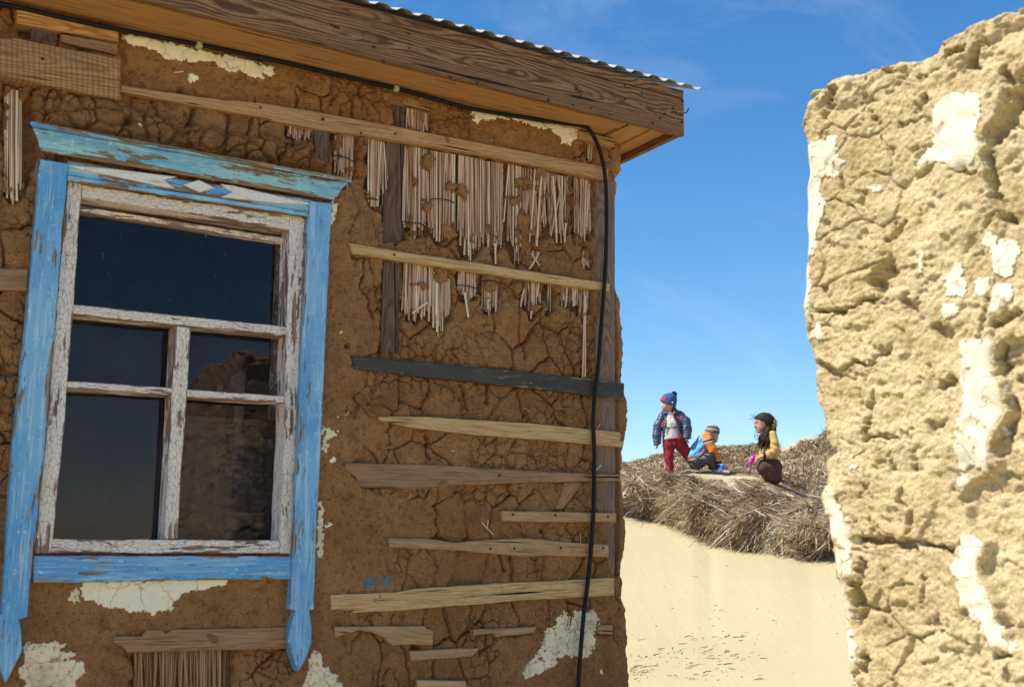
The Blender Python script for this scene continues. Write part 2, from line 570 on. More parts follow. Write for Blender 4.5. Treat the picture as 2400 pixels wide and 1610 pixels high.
M['zinc'] = mat_plain('zinc_sheet', (0.34, 0.31, 0.29), 0.55, 0.3, 12, 0.1, Metallic=0.25)
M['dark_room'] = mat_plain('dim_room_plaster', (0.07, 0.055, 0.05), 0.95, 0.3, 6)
M['reed'] = mat_random('dry_reed', [(0.0, (0.38, 0.17, 0.09)), (0.2, (0.68, 0.41, 0.26)), (0.45, (0.93, 0.69, 0.46)), (0.7, (0.64, 0.36, 0.24)), (1.0, (0.96, 0.81, 0.58))], streak=(90, 90, 4))
M['reed_dark2'] = mat_random('inner_reed', [(0.0, (0.2, 0.09, 0.045)), (0.4, (0.5, 0.29, 0.17)), (0.7, (0.74, 0.5, 0.32)), (1.0, (0.9, 0.72, 0.5))], attr='tint')
M['reed_dark'] = mat_random('brown_reed', [(0.0, (0.2, 0.1, 0.05)), (0.5, (0.36, 0.2, 0.1)), (1.0, (0.5, 0.32, 0.17))], streak=(60, 60, 5))
M['twig'] = mat_random('dry_twigs', [(0.0, (0.085, 0.050, 0.026)), (0.32, (0.26, 0.175, 0.09)), (0.56, (0.47, 0.345, 0.195)), (0.8, (0.64, 0.52, 0.34)), (1.0, (0.82, 0.75, 0.62))], attr='tint')
M['litter'] = mat_random('dark_litter', [(0.0, (0.1, 0.055, 0.03)), (1.0, (0.34, 0.22, 0.12))], attr='tint')


def mat_sand():
    t = NT('wind_blown_sand')
    v = t.coords()
    n1 = t.noise(v, 0.6, 5, 0.6)
    n2 = t.noise(v, 260, 3, 0.7)
    rp = t.noise(t.coords((13, 1.6, 1), rot=(0, 0, 0.55)), 1.0, 4, 0.55, 0.6)
    col = t.mix(t.step(n1, 0.35, 0.7), (0.45, 0.383, 0.23), (0.42, 0.355, 0.205))
    col = t.mix(t.math('MULTIPLY', t.step(n2, 0.6, 0.75), 0.2), col, (0.45, 0.32, 0.16))
    nrm = t.bump(rp, 0.26, 0.02)
    return t.fin(col, 0.95, t.bump(n2, 0.2, 0.004, nrm), 0.1)


def mat_glass(name, dust, hazecol=(0.3, 0.29, 0.3), speck=0.5, wrinkle=0.0, tint=(0.92, 0.94, 0.95)):
    t = NT(name)
    t.t.nodes.remove(t.bsdf)
    v = t.coords()
    nrm = t.bump(t.noise(v, 5, 2), 0.12, 0.004)
    rough = 0.015
    if wrinkle:
        w1 = t.noise(t.coords((8, 8, 22), rot=(0, 0.5, 0)), 1.0, 4, 0.55, 1.2)
        nrm = t.bump(w1, wrinkle, 0.05, nrm)
        rough = 0.12
    gl = t.n('BsdfGlossy', Roughness=rough, Normal=nrm, Color=(0.85, 0.72, 0.74))
    tr = t.n('BsdfTransparent', Color=tint)
    fr = t.n('Fresnel', IOR=1.5, Normal=nrm)
    mx = t.n('MixShader')
    t.set(mx, '#0', fr)
    t.set(mx, '#1', tr)
    t.set(mx, '#2', gl)
    di = t.n('BsdfDiffuse', Color=hazecol)
    film = t.math('MULTIPLY', t.step(t.noise(v, 3.5, 5, 0.65), 0.3, 0.75), dust)
    sp = t.math('MULTIPLY', t.step(t.noise(v, 85, 1, 0.5), 0.715, 0.74), speck)
    streak = t.math('MULTIPLY', t.step(t.noise(t.coords((60, 60, 4)), 1.0, 3, 0.6), 0.5, 0.8), dust * 0.6)
    f = t.math('ADD', t.math('ADD', film, sp), streak, True)
    m2 = t.n('MixShader')
    t.set(m2, '#0', f)
    t.set(m2, '#1', mx)
    t.set(m2, '#2', di)
    t.t.links.new(m2.outputs[0], t.out.inputs['Surface'])
    return t.m


M['sand'] = mat_sand()
M['glass_clear'] = mat_glass('dusty_glass', 0.01, speck=0.45)
M['glass_hazy'] = mat_glass('hazy_glass', 0.06, (0.34, 0.27, 0.33), speck=0.2)
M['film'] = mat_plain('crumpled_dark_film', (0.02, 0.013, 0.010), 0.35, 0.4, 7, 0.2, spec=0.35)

# ================================================================== ground
AZT = [math.degrees(math.atan((x - 1200) / FPX)) for x in (1400, 1461, 1531, 1577, 1620, 1656, 1684, 1736, 1797, 1843, 1883, 1947, 2050)]
COLS = [1400, 1461, 1531, 1577, 1620, 1656, 1684, 1736, 1797, 1843, 1883, 1947, 2050]
FOOT_Y = [1196, 1202, 1216, 1231, 1248, 1268, 1274, 1285, 1289, 1297, 1307, 1297, 1297]
TOP_Y = [1122, 1122, 1115, 1111, 1107, 1105, 1106, 1110, 1119, 1140, 1160, 1170, 1170]
CREST_Y = [1108, 1101, 1086, 1077, 1070, 1064, 1061, 1057, 1056, 1049, 1026, 1022, 1020]
FOOT_R = [14.3, 14.2, 13.9, 13.6, 13.2, 12.9, 12.7, 12.5, 12.4, 12.3, 12.2, 12.3, 12.3]


def zat(y, r):
    d = ray(1200, y)
    return EYE + r * d[2] / d[1]


def ground_z(x, y):
    r = np.hypot(x, y)
    az = np.degrees(np.arctan2(x, y))
    col = np.interp(az, AZT, COLS)
    fy, ty, cy = (np.interp(col, COLS, a) for a in (FOOT_Y, TOP_Y, CREST_Y))
    fr = np.interp(col, COLS, FOOT_R)
    cosA = np.cos(np.radians(np.clip(az, -60, 60)))
    zz = lambda yy, rr: EYE + rr * cosA * (st + (805 - yy) / FPX * ct) / (ct - (805 - yy) / FPX * st)
    wob = 0.12 * fbm(x * 1.7, y * 1.7, 21, 3)
    z1 = zz(1612, 8.4)
    zf = zz(fy, fr)
    zl = zf + 0.40 * (1 + 2 * wob)
    zt = zz(ty, 15.6)
    zd = zz(cy, 21.0) - 1.0
    zc = zz(cy, 21.0)
    rk = [np.full_like(r, 3.0), np.full_like(r, 8.4), fr, fr + 0.55, np.full_like(r, 15.6), np.full_like(r, 17.3), np.full_like(r, 21.0),
          np.full_like(r, 27.0), np.full_like(r, 70.0), np.full_like(r, 600.0)]
    zk = [np.zeros_like(r), z1, zf, zl, zt, zt - 0.05 + 0 * zd, zc, zc - 0.7, zc * 0 + 1.0, zc * 0]
    z = np.where(r <= 3.0, 0.0, zk[-1])
    for i in range(len(rk) - 1):
        t = np.clip((r - rk[i]) / (rk[i + 1] - rk[i]), 0, 1)
        if i in (0, 6, 5):
            t = t * t * (3 - 2 * t)
        if i == 3:
            t = t ** 1.1
        z = np.where((r > rk[i]) & (r <= rk[i + 1]), zk[i] + (zk[i + 1] - zk[i]) * t, z)
    far = sstep(60, 100, np.abs(az))          # behind the viewer the sand lies flat
    z = z * (1 - far)
    return z + 0.03 * fbm(x * 0.5, y * 0.5, 4, 3) * sstep(2, 6, r)


def ground_at(px, y_img, r):
    """sight line at distance r -> x, y on the ground"""
    d = ray(px, y_img)
    a = math.atan2(d[0], d[1])
    x, y = r * math.sin(a), r * math.cos(a)
    return x, y, float(ground_z(np.array([x]), np.array([y]))[0])


def build_ground():
    az = np.radians(np.concatenate([np.arange(-180, -6, 4.0), np.arange(-6, 28, 0.16), np.arange(28, 181, 4.0)]))
    az[-1] = math.pi
    rr = np.concatenate([[0.02, 1, 2], np.arange(3, 8, 0.25), np.arange(8, 23, 0.06), np.arange(23, 30, 0.5), np.geomspace(30, 900, 30)])
    A, R = np.meshgrid(az, rr)
    X, Y = R * np.sin(A), R * np.cos(A)
    Z = ground_z(X, Y)
    V = np.stack([X, Y, Z], -1).reshape(-1, 3)
    F = gridfaces(len(rr), len(az))
    o = obj('ground', npmesh('ground', V, F[:, ::-1]), M['sand'])
    tag(o, 'pale yellow wind-blown sand rising to the dune', kind='structure')


build_ground()

# ================================================================== the house
house = bpy.data.objects.new('adobe_house', None)
COL.objects.link(house)
house.location = (-N[0] * WD, -N[1] * WD, 0)
house.rotation_euler = (0, 0, WA)
tag(house, 'brown mud house with exposed reeds, nailed battens and a blue framed window', 'house')
HM = np.array([[U[0], -N[0], 0], [U[1], -N[1], 0], [0, 0, 1.0]])   # house local -> world rotation
HP = np.array([-N[0] * WD, -N[1] * WD, 0.0])

OPEN = facpts(0, [(170, 440), (706, 524), (675, 1290), (92, 1290)])
S_COR = 3.262

SMOOTH = [
    [(770, 480), (815, 560), (822, 600), (850, 606), (842, 680), (885, 720), (885, 828), (830, 840), (835, 868), (840, 900), (800, 970), (890, 980), (900, 1000), (815, 1090),
     (846, 1143), (918, 1164), (1010, 1168), (1018, 1250), (925, 1285), (915, 1370), (780, 1390), (778, 1440), (800, 1500), (850, 1560), (860, 1680), (600, 1680), (700, 1560), (690, 1300), (700, 1000), (740, 500)],
    [(40, 1330), (690, 1330), (690, 1470), (560, 1475), (300, 1480), (285, 1530), (310, 1560), (320, 1680), (-60, 1680), (-60, 1330)],
    [(1165, 1500), (1240, 1475), (1400, 1490), (1462, 1510), (1462, 1680), (1140, 1680)],
    PX(1, [(778, 200), (1900, 430), (1900, 600), (1540, 655), (1280, 620), (940, 570), (790, 390)]),
    PX(2, [(905, 670), (1585, 780), (1480, 960), (1120, 900), (1090, 830), (1040, 790), (910, 780)]),
]
# reed bundles: crop, x0, x1, y top at x0, y top at x1, bottom limits, count, spread
BUND = [
    (2, 527, 662, 665, 700, 790, 815, 11, 6), (2, 88, 208, 805, 835, 1000, 1160, 10, 8), (2, 290, 362, 845, 855, 1180, 1300, 7, 6),
    (2, 365, 392, 870, 875, 1050, 1380, 3, -25), (2, 505, 660, 890, 920, 1330, 1460, 14, 12), (2, 668, 825, 925, 950, 1380, 1505, 14, 10),
    (2, 842, 985, 950, 980, 1400, 1600, 14, 10), (2, 985, 1112, 985, 1005, 1400, 1570, 12, 14), (2, 1142, 1255, 1005, 1030, 1420, 1640, 11, 12),
    (2, 1262, 1378, 1030, 1055, 1330, 1500, 11, 40), (2, 1380, 1508, 1060, 1085, 1330, 1490, 11, 30), (2, 1542, 1650, 1080, 1110, 1380, 1500, 10, 20),
    (5, 1400, 1520, 100, 130, 160, 260, 8, 30), (5, 1820, 1866, 105, 115, 200, 245, 5, 6),
    (5, 578, 745, 195, 215, 500, 615, 14, 16), (5, 755, 900, 215, 240, 480, 690, 13, 8), (5, 957, 1080, 250, 272, 380, 480, 11, 10), (5, 1122, 1230, 280, 300, 500, 565, 9, 8),
    (5, 1412, 1522, 325, 345, 450, 585, 9, 16), (5, 1575, 1605, 350, 355, 480, 580, 2, 10), (5, 1672, 1790, 355, 370, 440, 545, 9, 14), (5, 1800, 1862, 365, 385, 480, 620, 6, 10),
    (1, 25, 138, 570, 600, 1200, 1330, 10, 6), (1, 1858, 2005, 795, 830, 870, 910, 12, 5), (2, 1612, 1665, 870, 890, 960, 1000, 4, 6),
]
BUND_LOW = [(4, 880, 1500, 1325, 1318, 1580, 1640, 46, 14)]


def bundle_poly(b, grow=6):
    k, x0, x1, t0, t1, b0, b1, n, sp = b
    return PX(k, [(x0 - grow, t0 - 25), (x1 + grow, t1 - 25), (x1 + grow, (b0 + b1) / 2), ((x0 + x1) / 2, b1 - 5), (x0 - grow, (b0 + b1) / 2 - 10)])


def sil_bulge(z):
    ys = [389, 416, 449, 485, 665, 712, 740, 766, 820, 888, 939, 1000, 1057, 1071, 1104, 1204, 1218, 1264, 1329, 1346, 1379, 1425, 1496, 1596]
    xs = [1464, 1447, 1449, 1443, 1442, 1460, 1461, 1467, 1469, 1463, 1480, 1480, 1467, 1468, 1461, 1468, 1475, 1473, 1459, 1450, 1452, 1473, 1475, 1482]
    P = [fac(x, y) for x, y in zip(xs, ys)]
    zz = np.array([p[1] for p in P])[::-1]
    ss = np.array([p[0] for p in P])[::-1]
    return np.interp(z, zz, ss)


POSTM = [PX(2, [(430, 632), (520, 645), (515, 900), (512, 1465), (390, 1470), (395, 900), (435, 740)]), PX(5, [(440, 180), (560, 190), (552, 815), (420, 822), (430, 500)]),
         PX(1, [(2030, 845), (2125, 855), (2110, 1050), (2040, 1050)]), PX(1, [(200, 170), (375, 200), (370, 280), (200, 262)]),
         [(1400, 430), (1460, 430), (1460, 1250), (1440, 1352), (1426, 1345), (1420, 1250), (1402, 1180), (1400, 800), (1395, 600)], PX(6, [(1605, 230), (1715, 230), (1650, 325), (1590, 400), (1553, 390), (1552, 365)])]
WALL = {}


def build_wall():
    step = 0.0042
    s = np.concatenate([np.linspace(-3.0, -0.62, 90), np.arange(-0.6, 0.38, 0.011), np.arange(0.384, S_COR, step)])
    z = np.concatenate([np.linspace(0.0, 0.62, 24), np.arange(0.624, 3.36, step)])
    S, Z = np.meshgrid(s, z)
    P = np.stack([S, 0 * S, Z], -1) @ HM.T + HP
    X, Y = to_px(P)
    wx, wy = 3.0 * fbm(S * 26, Z * 26, 31, 4), 3.0 * fbm(S * 26, Z * 26, 37, 4)
    Xw, Yw = X + 5 * wx, Y + 5 * wy
    # masks
    sm = np.zeros(S.shape)
    for p in SMOOTH:
        sm = np.maximum(sm, inpoly(Xw, Yw, list(p)).astype(float))
    smb = blur(sm, 2)
    rec = np.zeros(S.shape)
    for b in BUND + BUND_LOW:
        rec = np.maximum(rec, inpoly(Xw, Yw, bundle_poly(b)).astype(float))
    for p in (PX(1, [(150, 560), (205, 560), (230, 800), (240, 1010), (180, 1180), (130, 1280), (120, 900)]), PX(1, [(120, 160), (200, 170), (190, 240), (120, 235)])):
        rec = np.maximum(rec, inpoly(Xw, Yw, p).astype(float))
    recb = blur(rec, 5)
    # rough mud: domes between wide shrinkage cracks
    qx, qy = S + 0.05 * fbm(S * 7, Z * 7, 51, 4), Z + 0.05 * fbm(S * 7, Z * 7, 57, 4)
    d1, d2, cid = voro(qx / 0.135, qy / 0.19, 3)
    e = (d2 - d1)
    act = sstep(-0.22, 0.12, fbm(S * 3.2, Z * 3.2, 61, 3))
    wide = 0.03 + 0.05 * np.clip(fbm(S * 5, Z * 5, 71, 2) + 0.4, 0, 1)
    crack = (1 - sstep(0.0, wide, e)) * (0.25 + 0.75 * act)
    q2x, q2y = S + 0.025 * fbm(S * 15, Z * 15, 81, 3), Z + 0.025 * fbm(S * 15, Z * 15, 87, 3)
    f1, f2, _ = voro(q2x / 0.052, q2y / 0.056, 13)
    crack2 = (1 - sstep(0.0, 0.10, f2 - f1)) * sstep(-0.1, 0.15, fbm(S * 4.3, Z * 4.3, 91, 3))
    lump = 0.020 * (1 - np.clip(d1, 0, 1) ** 2) * (0.5 + cid) + 0.006 * (1 - np.clip(f1, 0, 1) ** 2)
    rough = -0.012 + lump + 0.016 * fbm(S * 9, Z * 9, 5, 5, 0.55) - 0.034 * crack - 0.013 * crack2
    rough += 0.007 * fbm(S * 42, Z * 42, 15, 4, 0.7)
    # long cracks that run down across the mud
    smooth_h = 0.016 + 0.008 * fbm(S * 5, Z * 5, 41, 4) + 0.0045 * fbm(S * 40, Z * 40, 45, 4)
    pit = sstep(0.30, 0.42, fbm(S * 60, Z * 60, 47, 2))
    smooth_h -= 0.006 * pit + 0.008 * crack * sstep(0.1, 0.3, fbm(S * 2.3, Z * 2.3, 49, 2))
    h = rough * (1 - smb) + smooth_h * smb
    # ledge of big lumps over the window head
    led = inpoly(Xw, Yw, PX(1, [(190, 560), (350, 560), (480, 640), (760, 680), (1300, 850), (2000, 960), (2150, 1130), (215, 800)])).astype(float)
    ledb = blur(led, 8)
    l1, l2, _ = voro(qx / 0.085, qy / 0.06, 23)
    h += ledb * (0.02 + 0.03 * (1 - np.clip(l1 * 1.1, 0, 1) ** 2) - 0.02 * (1 - sstep(0, 0.2, l2 - l1)))
    h = h * (1 - recb) + (-0.06 + 0.012 * fbm(S * 18, Z * 18, 95, 4)) * recb
    # mud that still clings between the reeds
    cl = sstep(0.24, 0.30, fbm(S * 12, Z * 10, 99, 5, 0.6)) * rec * (0 if False else 1)
    cl *= (Y < 1400)
    h = np.maximum(h, -0.05 + 0.062 * blur(cl, 1) + 0.012 * fbm(S * 40, Z * 40, 96, 3))
    # small holes
    for k, x, y, r in ((1, 810, 800, 16), (5, 183, 772, 10), (6, 1455, 545, 10), (6, 625, 1308, 18), (1, 1160, 590, 14)):
        a, b = PX(k, [(x, y)])[0]
        h -= 0.05 * np.exp(-((X - a) ** 2 + (Y - b) ** 2) / (2 * (r / CR[k][2]) ** 2))
    # diagonal rut from the photo's lower right, and the shadow gap under the smooth skin
    for k, pts, w, dp in ((6, [(1150, 1240), (1130, 1270), (1070, 1320), (1040, 1350)], 9, .03), (4, [(1660, 1510), (1690, 1440), (1750, 1400), (1800, 1340)], 7, .03),
                          (6, [(750, 270), (760, 430), (745, 480), (770, 580)], 6, .02), (6, [(970, 1010), (985, 1100), (960, 1250), (940, 1300)], 7, .02), (6, [(745, 1370), (735, 1500)], 7, .02),
                          (6, [(1175, 715), (1180, 800)], 8, .03), (6, [(1245, 720), (1240, 850)], 7, .03), (5, [(1160, 1045), (1140, 1180)], 9, .035), (5, [(985, 1035), (1000, 1140), (1030, 1200)], 8, .03),
                          (5, [(745, 1390), (740, 1560)], 8, .03), (5, [(300, 170), (290, 300), (260, 370), (300, 430), (360, 560)], 7, .03), (5, [(1480, 640), (1430, 740), (1425, 850)], 10, .03),
                          (1, [(1250, 680), (1240, 760), (1200, 830)], 12, .03), (1, [(1480, 715), (1470, 800), (1435, 890)], 12, .03), (1, [(1625, 750), (1600, 870)], 9, .03), (1, [(990, 630), (1000, 740), (1050, 790)], 8, .025),
                          (2, [(65, 520), (90, 600), (60, 640)], 8, .02), (2, [(230, 530), (245, 600), (290, 640), (300, 690)], 8, .02)):
        pp = PX(k, pts)
        d = segdist(Xw * 0.6 + X * 0.4, Yw * 0.6 + Y * 0.4, pp)
        h -= dp * np.exp(-(d / (w / CR[k][2])) ** 2)
    # flat place for the stencil
    fl = np.exp(-(((X - 885) / 60) ** 4 + ((Y - 1362) / 26) ** 4))
    h = h * (1 - fl) + 0.016 * fl
    for p in POSTM:
        pm = blur(inpoly(X + 2 * wx, Y + 2 * wy, p).astype(float), 1)
        h = h * (1 - pm) + np.minimum(h, -0.03) * pm
    h -= 0.03 * sstep(3.31, 3.36, Z)
    # opening
    op = inpoly(S, Z, OPEN)
    WALL.update(S=S, Z=Z, X=X, Y=Y, h=h, sm=smb)
    keep = ~(op[:-1, :-1] & op[:-1, 1:] & op[1:, 1:] & op[1:, :-1])
    keep[:] = keep
    # wrap past the corner on to the end wall
    t = np.concatenate([np.linspace(0.008, 0.07, 10), np.linspace(0.10, 2.36, 30)])
    T, ZT = np.meshgrid(t, z)
    bul = sil_bulge(ZT) - S_COR
    hh = 0.012 * fbm(T * 9 + 40, ZT * 14, 5, 5) + 0.010 * fbm(ZT * 40, T * 40, 9, 3)
    rad = 0.05
    ph = np.clip(T / 0.07, 0, 1) * math.pi / 2
    sx = S_COR + rad * np.sin(ph) * 0.4 + (bul + hh) * np.sin(ph) ** 1.0
    oy = np.where(T <= 0.07, -0.02 * np.sin(ph) - rad * (1 - np.cos(ph)), -0.02 - rad - (T - 0.07)) + 0.2 * hh
    LX = np.concatenate([S, sx], 1)
    LO = np.concatenate([h, oy], 1)
    LZ = np.concatenate([Z, ZT], 1)
    V = np.stack([LX, -LO, LZ], -1).reshape(-1, 3)
    kk = np.ones((V.shape[0] // LX.shape[1] - 1, LX.shape[1] - 1), bool)
    kk[:, :keep.shape[1]] = keep
    Fq = gridfaces(LX.shape[0], LX.shape[1], kk)
    at = np.concatenate([1 - smb, np.ones(T.shape)], 1).reshape(-1)
    V, Fq, at = compact(V, Fq, at)
    o = obj('mud_wall', npmesh('mud_wall', V, Fq, attrs={'rough': at}), M['mud'], house)
    # back and far side of the house, and the dark room behind the window
    bm = bmesh.new()
    x0, x1, d = -3.0, S_COR - 0.1, 2.36
    for quad in ([(x0, -0.0, 0), (x0, d, 0), (x0, d, 3.4), (x0, -0.0, 3.4)], [(x0, d, 0), (x1 + 0.1, d, 0), (x1 + 0.1, d, 3.4), (x0, d, 3.4)]):
        bm.faces.new([bm.verts.new(p) for p in quad])
    me = bm_mesh(bm, 'back_wall')
    a = me.attributes.new('rough', 'FLOAT', 'POINT')
    obj('back_wall', me, M['mud'], house)


build_wall()


def wall_h(s, z):
    """height of the mud surface at facade coordinates"""
    S, Z, h = WALL['S'], WALL['Z'], WALL['h']
    j = int(np.clip(np.searchsorted(S[0], s), 0, S.shape[1] - 1))
    i = int(np.clip(np.searchsorted(Z[:, 0], z), 0, S.shape[0] - 1))
    return float(h[i, j])


# ------------------------------------------------------------------ boards
def densify(pts, step, jit, seed):
    r = random.Random(seed)
    out = []
    for (ax, ay), (bx, by) in zip(pts, pts[1:] + pts[:1]):
        L = math.hypot(bx - ax, by - ay)
        n = max(1, int(L / step))
        for i in range(n):
            t = i / n
            j = 0 if i == 0 else jit
            out.append((ax + (bx - ax) * t + r.uniform(-j, j), ay + (by - ay) * t + r.uniform(-j, j)))
    return out


def board(name, pts, o0, o1, mat, parent=None, bev=0.003, step=0.04, jit=0.0012, seed=None, axis=None, label=None):
    """plank standing on the facade: outline pts (s, z), from depth o0 (back) to o1 (front); grain along its own x"""
    seed = seed if seed is not None else random.randrange(9999)
    p = np.array(pts)
    c = p.mean(0)
    if axis is None:
        ev, evec = np.linalg.eigh(np.cov((np.array(densify(pts, 0.01, 0, 0)) - c).T))
        ax = evec[:, 1]
        if ax[0] < 0:
            ax = -ax
    else:
        ax = np.array(axis, float) / np.linalg.norm(axis)
    ang = math.atan2(ax[1], ax[0])
    R = np.array([[math.cos(ang), math.sin(ang)], [-math.sin(ang), math.cos(ang)]])
    q = [tuple(R @ (np.array(v) - c)) for v in densify(list(map(tuple, pts)), step, jit, seed)]
    bm = bmesh.new()
    fr = [bm.verts.new((x, -(o1 - o0) / 2, y)) for x, y in q]
    f = bm.faces.new(fr)
    ret = bmesh.ops.extrude_face_region(bm, geom=[f])
    vs = [v for v in ret['geom'] if isinstance(v, bmesh.types.BMVert)]
    bmesh.ops.translate(bm, verts=vs, vec=(0, (o1 - o0), 0))
    bm.normal_update()
    if bev:
        ed = [e for e in bm.edges if all(v.co.y < 0 for v in e.verts)]
        bmesh.ops.bevel(bm, geom=ed, offset=bev, segments=1, affect='EDGES', clamp_overlap=True)
    uvl = bm.loops.layers.uv.new('board')
    ys = [y for _, y in q]
    y0, y1 = min(ys), max(ys)
    for fc in bm.faces:
        for l in fc.loops:
            l[uvl].uv = (l.vert.co.x, (l.vert.co.z - y0) / (y1 - y0 + 1e-6))
    me = bm_mesh(bm, name)
    ob = obj(name, me, mat, parent or house, (c[0], -(o0 + o1) / 2, c[1]), (0, -ang, 0))
    if label:
        ob['label'] = label
    return ob


def cboard(name, k, pts, o0, o1, mat, parent=None, **kw):
    return board(name, facpts(k, pts, o1 if o1 < 0.2 else o1), o0, o1, mat, parent, **kw)


BF = 0.030
battens = [
    (0, [(283, 198), (342, 209), (465, 227), (618, 242), (750, 264), (850, 282), (1427, 393), (1425, 423), (1130, 362), (850, 316), (750, 304), (640, 283), (625, 276), (454, 247), (283, 214)], 'batten'),
    (5, [(205, 60), (2015, 340), (2010, 398), (230, 130)], 'pale_batten'),
    (5, [(222, 838), (850, 895), (1650, 975), (2112, 1030), (2108, 1140), (1500, 1070), (700, 985), (240, 930)], 'tar_batten'),
    (5, [(410, 1260), (700, 1262), (1500, 1310), (2080, 1370), (2090, 1400), (2075, 1425), (2110, 1440), (2095, 1472), (1500, 1418), (1100, 1390), (800, 1355), (600, 1330), (500, 1305), (620, 1300), (420, 1290)], 'pale_batten'),
    (6, [(170, 95), (800, 110), (1500, 155), (1965, 170), (1962, 215), (1300, 228), (900, 245), (560, 268), (270, 262), (240, 190), (165, 140)], 'dull_batten'),
    (6, [(1193, 410), (1948, 425), (1945, 487), (1195, 480)], 'batten'),
    (6, [(455, 590), (700, 595), (900, 620), (1100, 600), (1370, 590), (1700, 620), (1895, 632), (1897, 712), (1500, 705), (1330, 710), (900, 670), (455, 650)], 'batten'),
    (6, [(70, 960), (500, 945), (620, 920), (1200, 885), (1930, 850), (1935, 965), (1300, 1000), (600, 1060), (200, 1080), (230, 1062), (75, 1075)], 'pale_batten'),
    (6, [(95, 1170), (690, 1165), (700, 1180), (745, 1200), (742, 1290), (470, 1290), (420, 1240), (350, 1210), (250, 1195), (100, 1240)], 'batten'),
    (6, [(1005, 1190), (1420, 1172), (1410, 1210), (1160, 1240), (1150, 1215), (1005, 1228)], 'batten'),
    (6, [(590, 1330), (860, 1315), (1050, 1310), (1000, 1370), (860, 1375), (600, 1398)], 'batten'),
    (6, [(1830, 1162), (1925, 1160), (1922, 1222), (1830, 1215)], 'batten'),
    (6, [(640, 1520), (960, 1528), (960, 1590), (640, 1580)], 'pale_batten'),
    (4, [(750, 1235), (930, 1232), (970, 1185), (1060, 1190), (1090, 1215), (1140, 1185), (1895, 1175), (1905, 1312), (840, 1340), (800, 1300), (750, 1280)], 'dull_batten'),
    (3, [(-260, 355), (190, 365), (180, 510), (-260, 490)], 'dull_batten'),
]
lab = {2: 'dark painted batten'}
for i, (k, pts, m) in enumerate(battens):
    th = BF if i not in (8, 9, 10, 11, 13, 14, 4) else 0.026
    cboard('batten', k, pts, -0.004, th, M[m], seed=i + 40, label=lab.get(i))
# big sawn plank upper left
cboard('plank', 1, [(-500, 170), (0, 250), (110, 245), (260, 280), (778, 380), (778, 645), (0, 485), (-500, 390)], -0.02, 0.075, M['sawn'], seed=5, label='thick sawn plank')
cboard('plank', 1, [(395, 205), (760, 285), (755, 352), (395, 275)], -0.02, 0.035, M['dull_batten'], seed=6)
cboard('wall_plate', 1, [(110, 45), (765, 175), (765, 268), (110, 150)], -0.03, 0.045, M['soffit'], seed=7)
cboard('wall_plate', 2, [(385, 560), (745, 640), (745, 690), (390, 605)], -0.03, 0.006, M['dull_batten'], seed=8)  # duller timber here: eave shadow on this brown board is put into its colour
cboard('wall_plate', 2, [(1580, 795), (1795, 845), (1795, 892), (1580, 840)], -0.03, 0.04, M['batten'], seed=9)
# posts
vert = (0.02, 1)
cboard('post', 2, [(425, 625), (485, 632), (500, 1470), (490, 1476), (385, 1480), (395, 900), (430, 730)], -0.09, -0.004, M['post'], seed=11, axis=vert)
cboard('post', 2, [(489, 632), (522, 640), (515, 900), (505, 1470), (503, 1470)], -0.09, -0.009, M['post'], seed=12, axis=vert)
cboard('post', 5, [(440, 180), (515, 185), (525, 820), (415, 830), (430, 500)], -0.09, -0.004, M['post'], seed=13, axis=vert)
cboard('post', 5, [(520, 185), (560, 190), (550, 820), (530, 820)], -0.09, -0.010, M['post'], seed=14, axis=vert)
cboard('post', 1, [(2030, 840), (2130, 850), (2115, 1060), (2035, 1060)], -0.05, 0.008, M['post'], seed=15, axis=vert)
cboard('post', 1, [(200, 165), (378, 195), (372, 285), (195, 265)], -0.05, 0.015, M['post'], seed=16, axis=vert)
cboard('corner_post', 0, [(1398, 400), (1441, 408), (1442, 700), (1443, 1100), (1443, 1260), (1440, 1350), (1425, 1352), (1420, 1250), (1398, 1190), (1396, 800), (1392, 600)], -0.10, 0.006, M['corner_post'], seed=17, axis=vert)
cboard('brace', 6, [(1605, 225), (1725, 225), (1650, 330), (1590, 405), (1548, 395), (1545, 365), (1575, 320)], -0.05, 0.012, M['dull_batten'], seed=18)

# ------------------------------------------------------------------ eave
OF = 0.313
ZS = 3.262                        # soffit height
XE = 3.458                        # fascia right end
fz = lambda x, y: fac(x, y, OF)[1]
board('fascia_board', [(-3.3, ZS + 0.045), (1.0, ZS + 0.027), (XE, ZS), (XE + 0.004, 3.447), (1.6, 3.437), (-3.3, 3.42)], OF - 0.028, OF, M['fascia'], seed=21, step=0.06, jit=0.0015)
board('fascia_board', [(-3.3, 3.426), (1.6, 3.442), (XE + 0.004, 3.452), (XE + 0.006, 3.492), (1.6, 3.492), (-3.3, 3.49)], OF - 0.028, OF - 0.004, M['fascia'], seed=22, step=0.08, label='narrow upper fascia board')


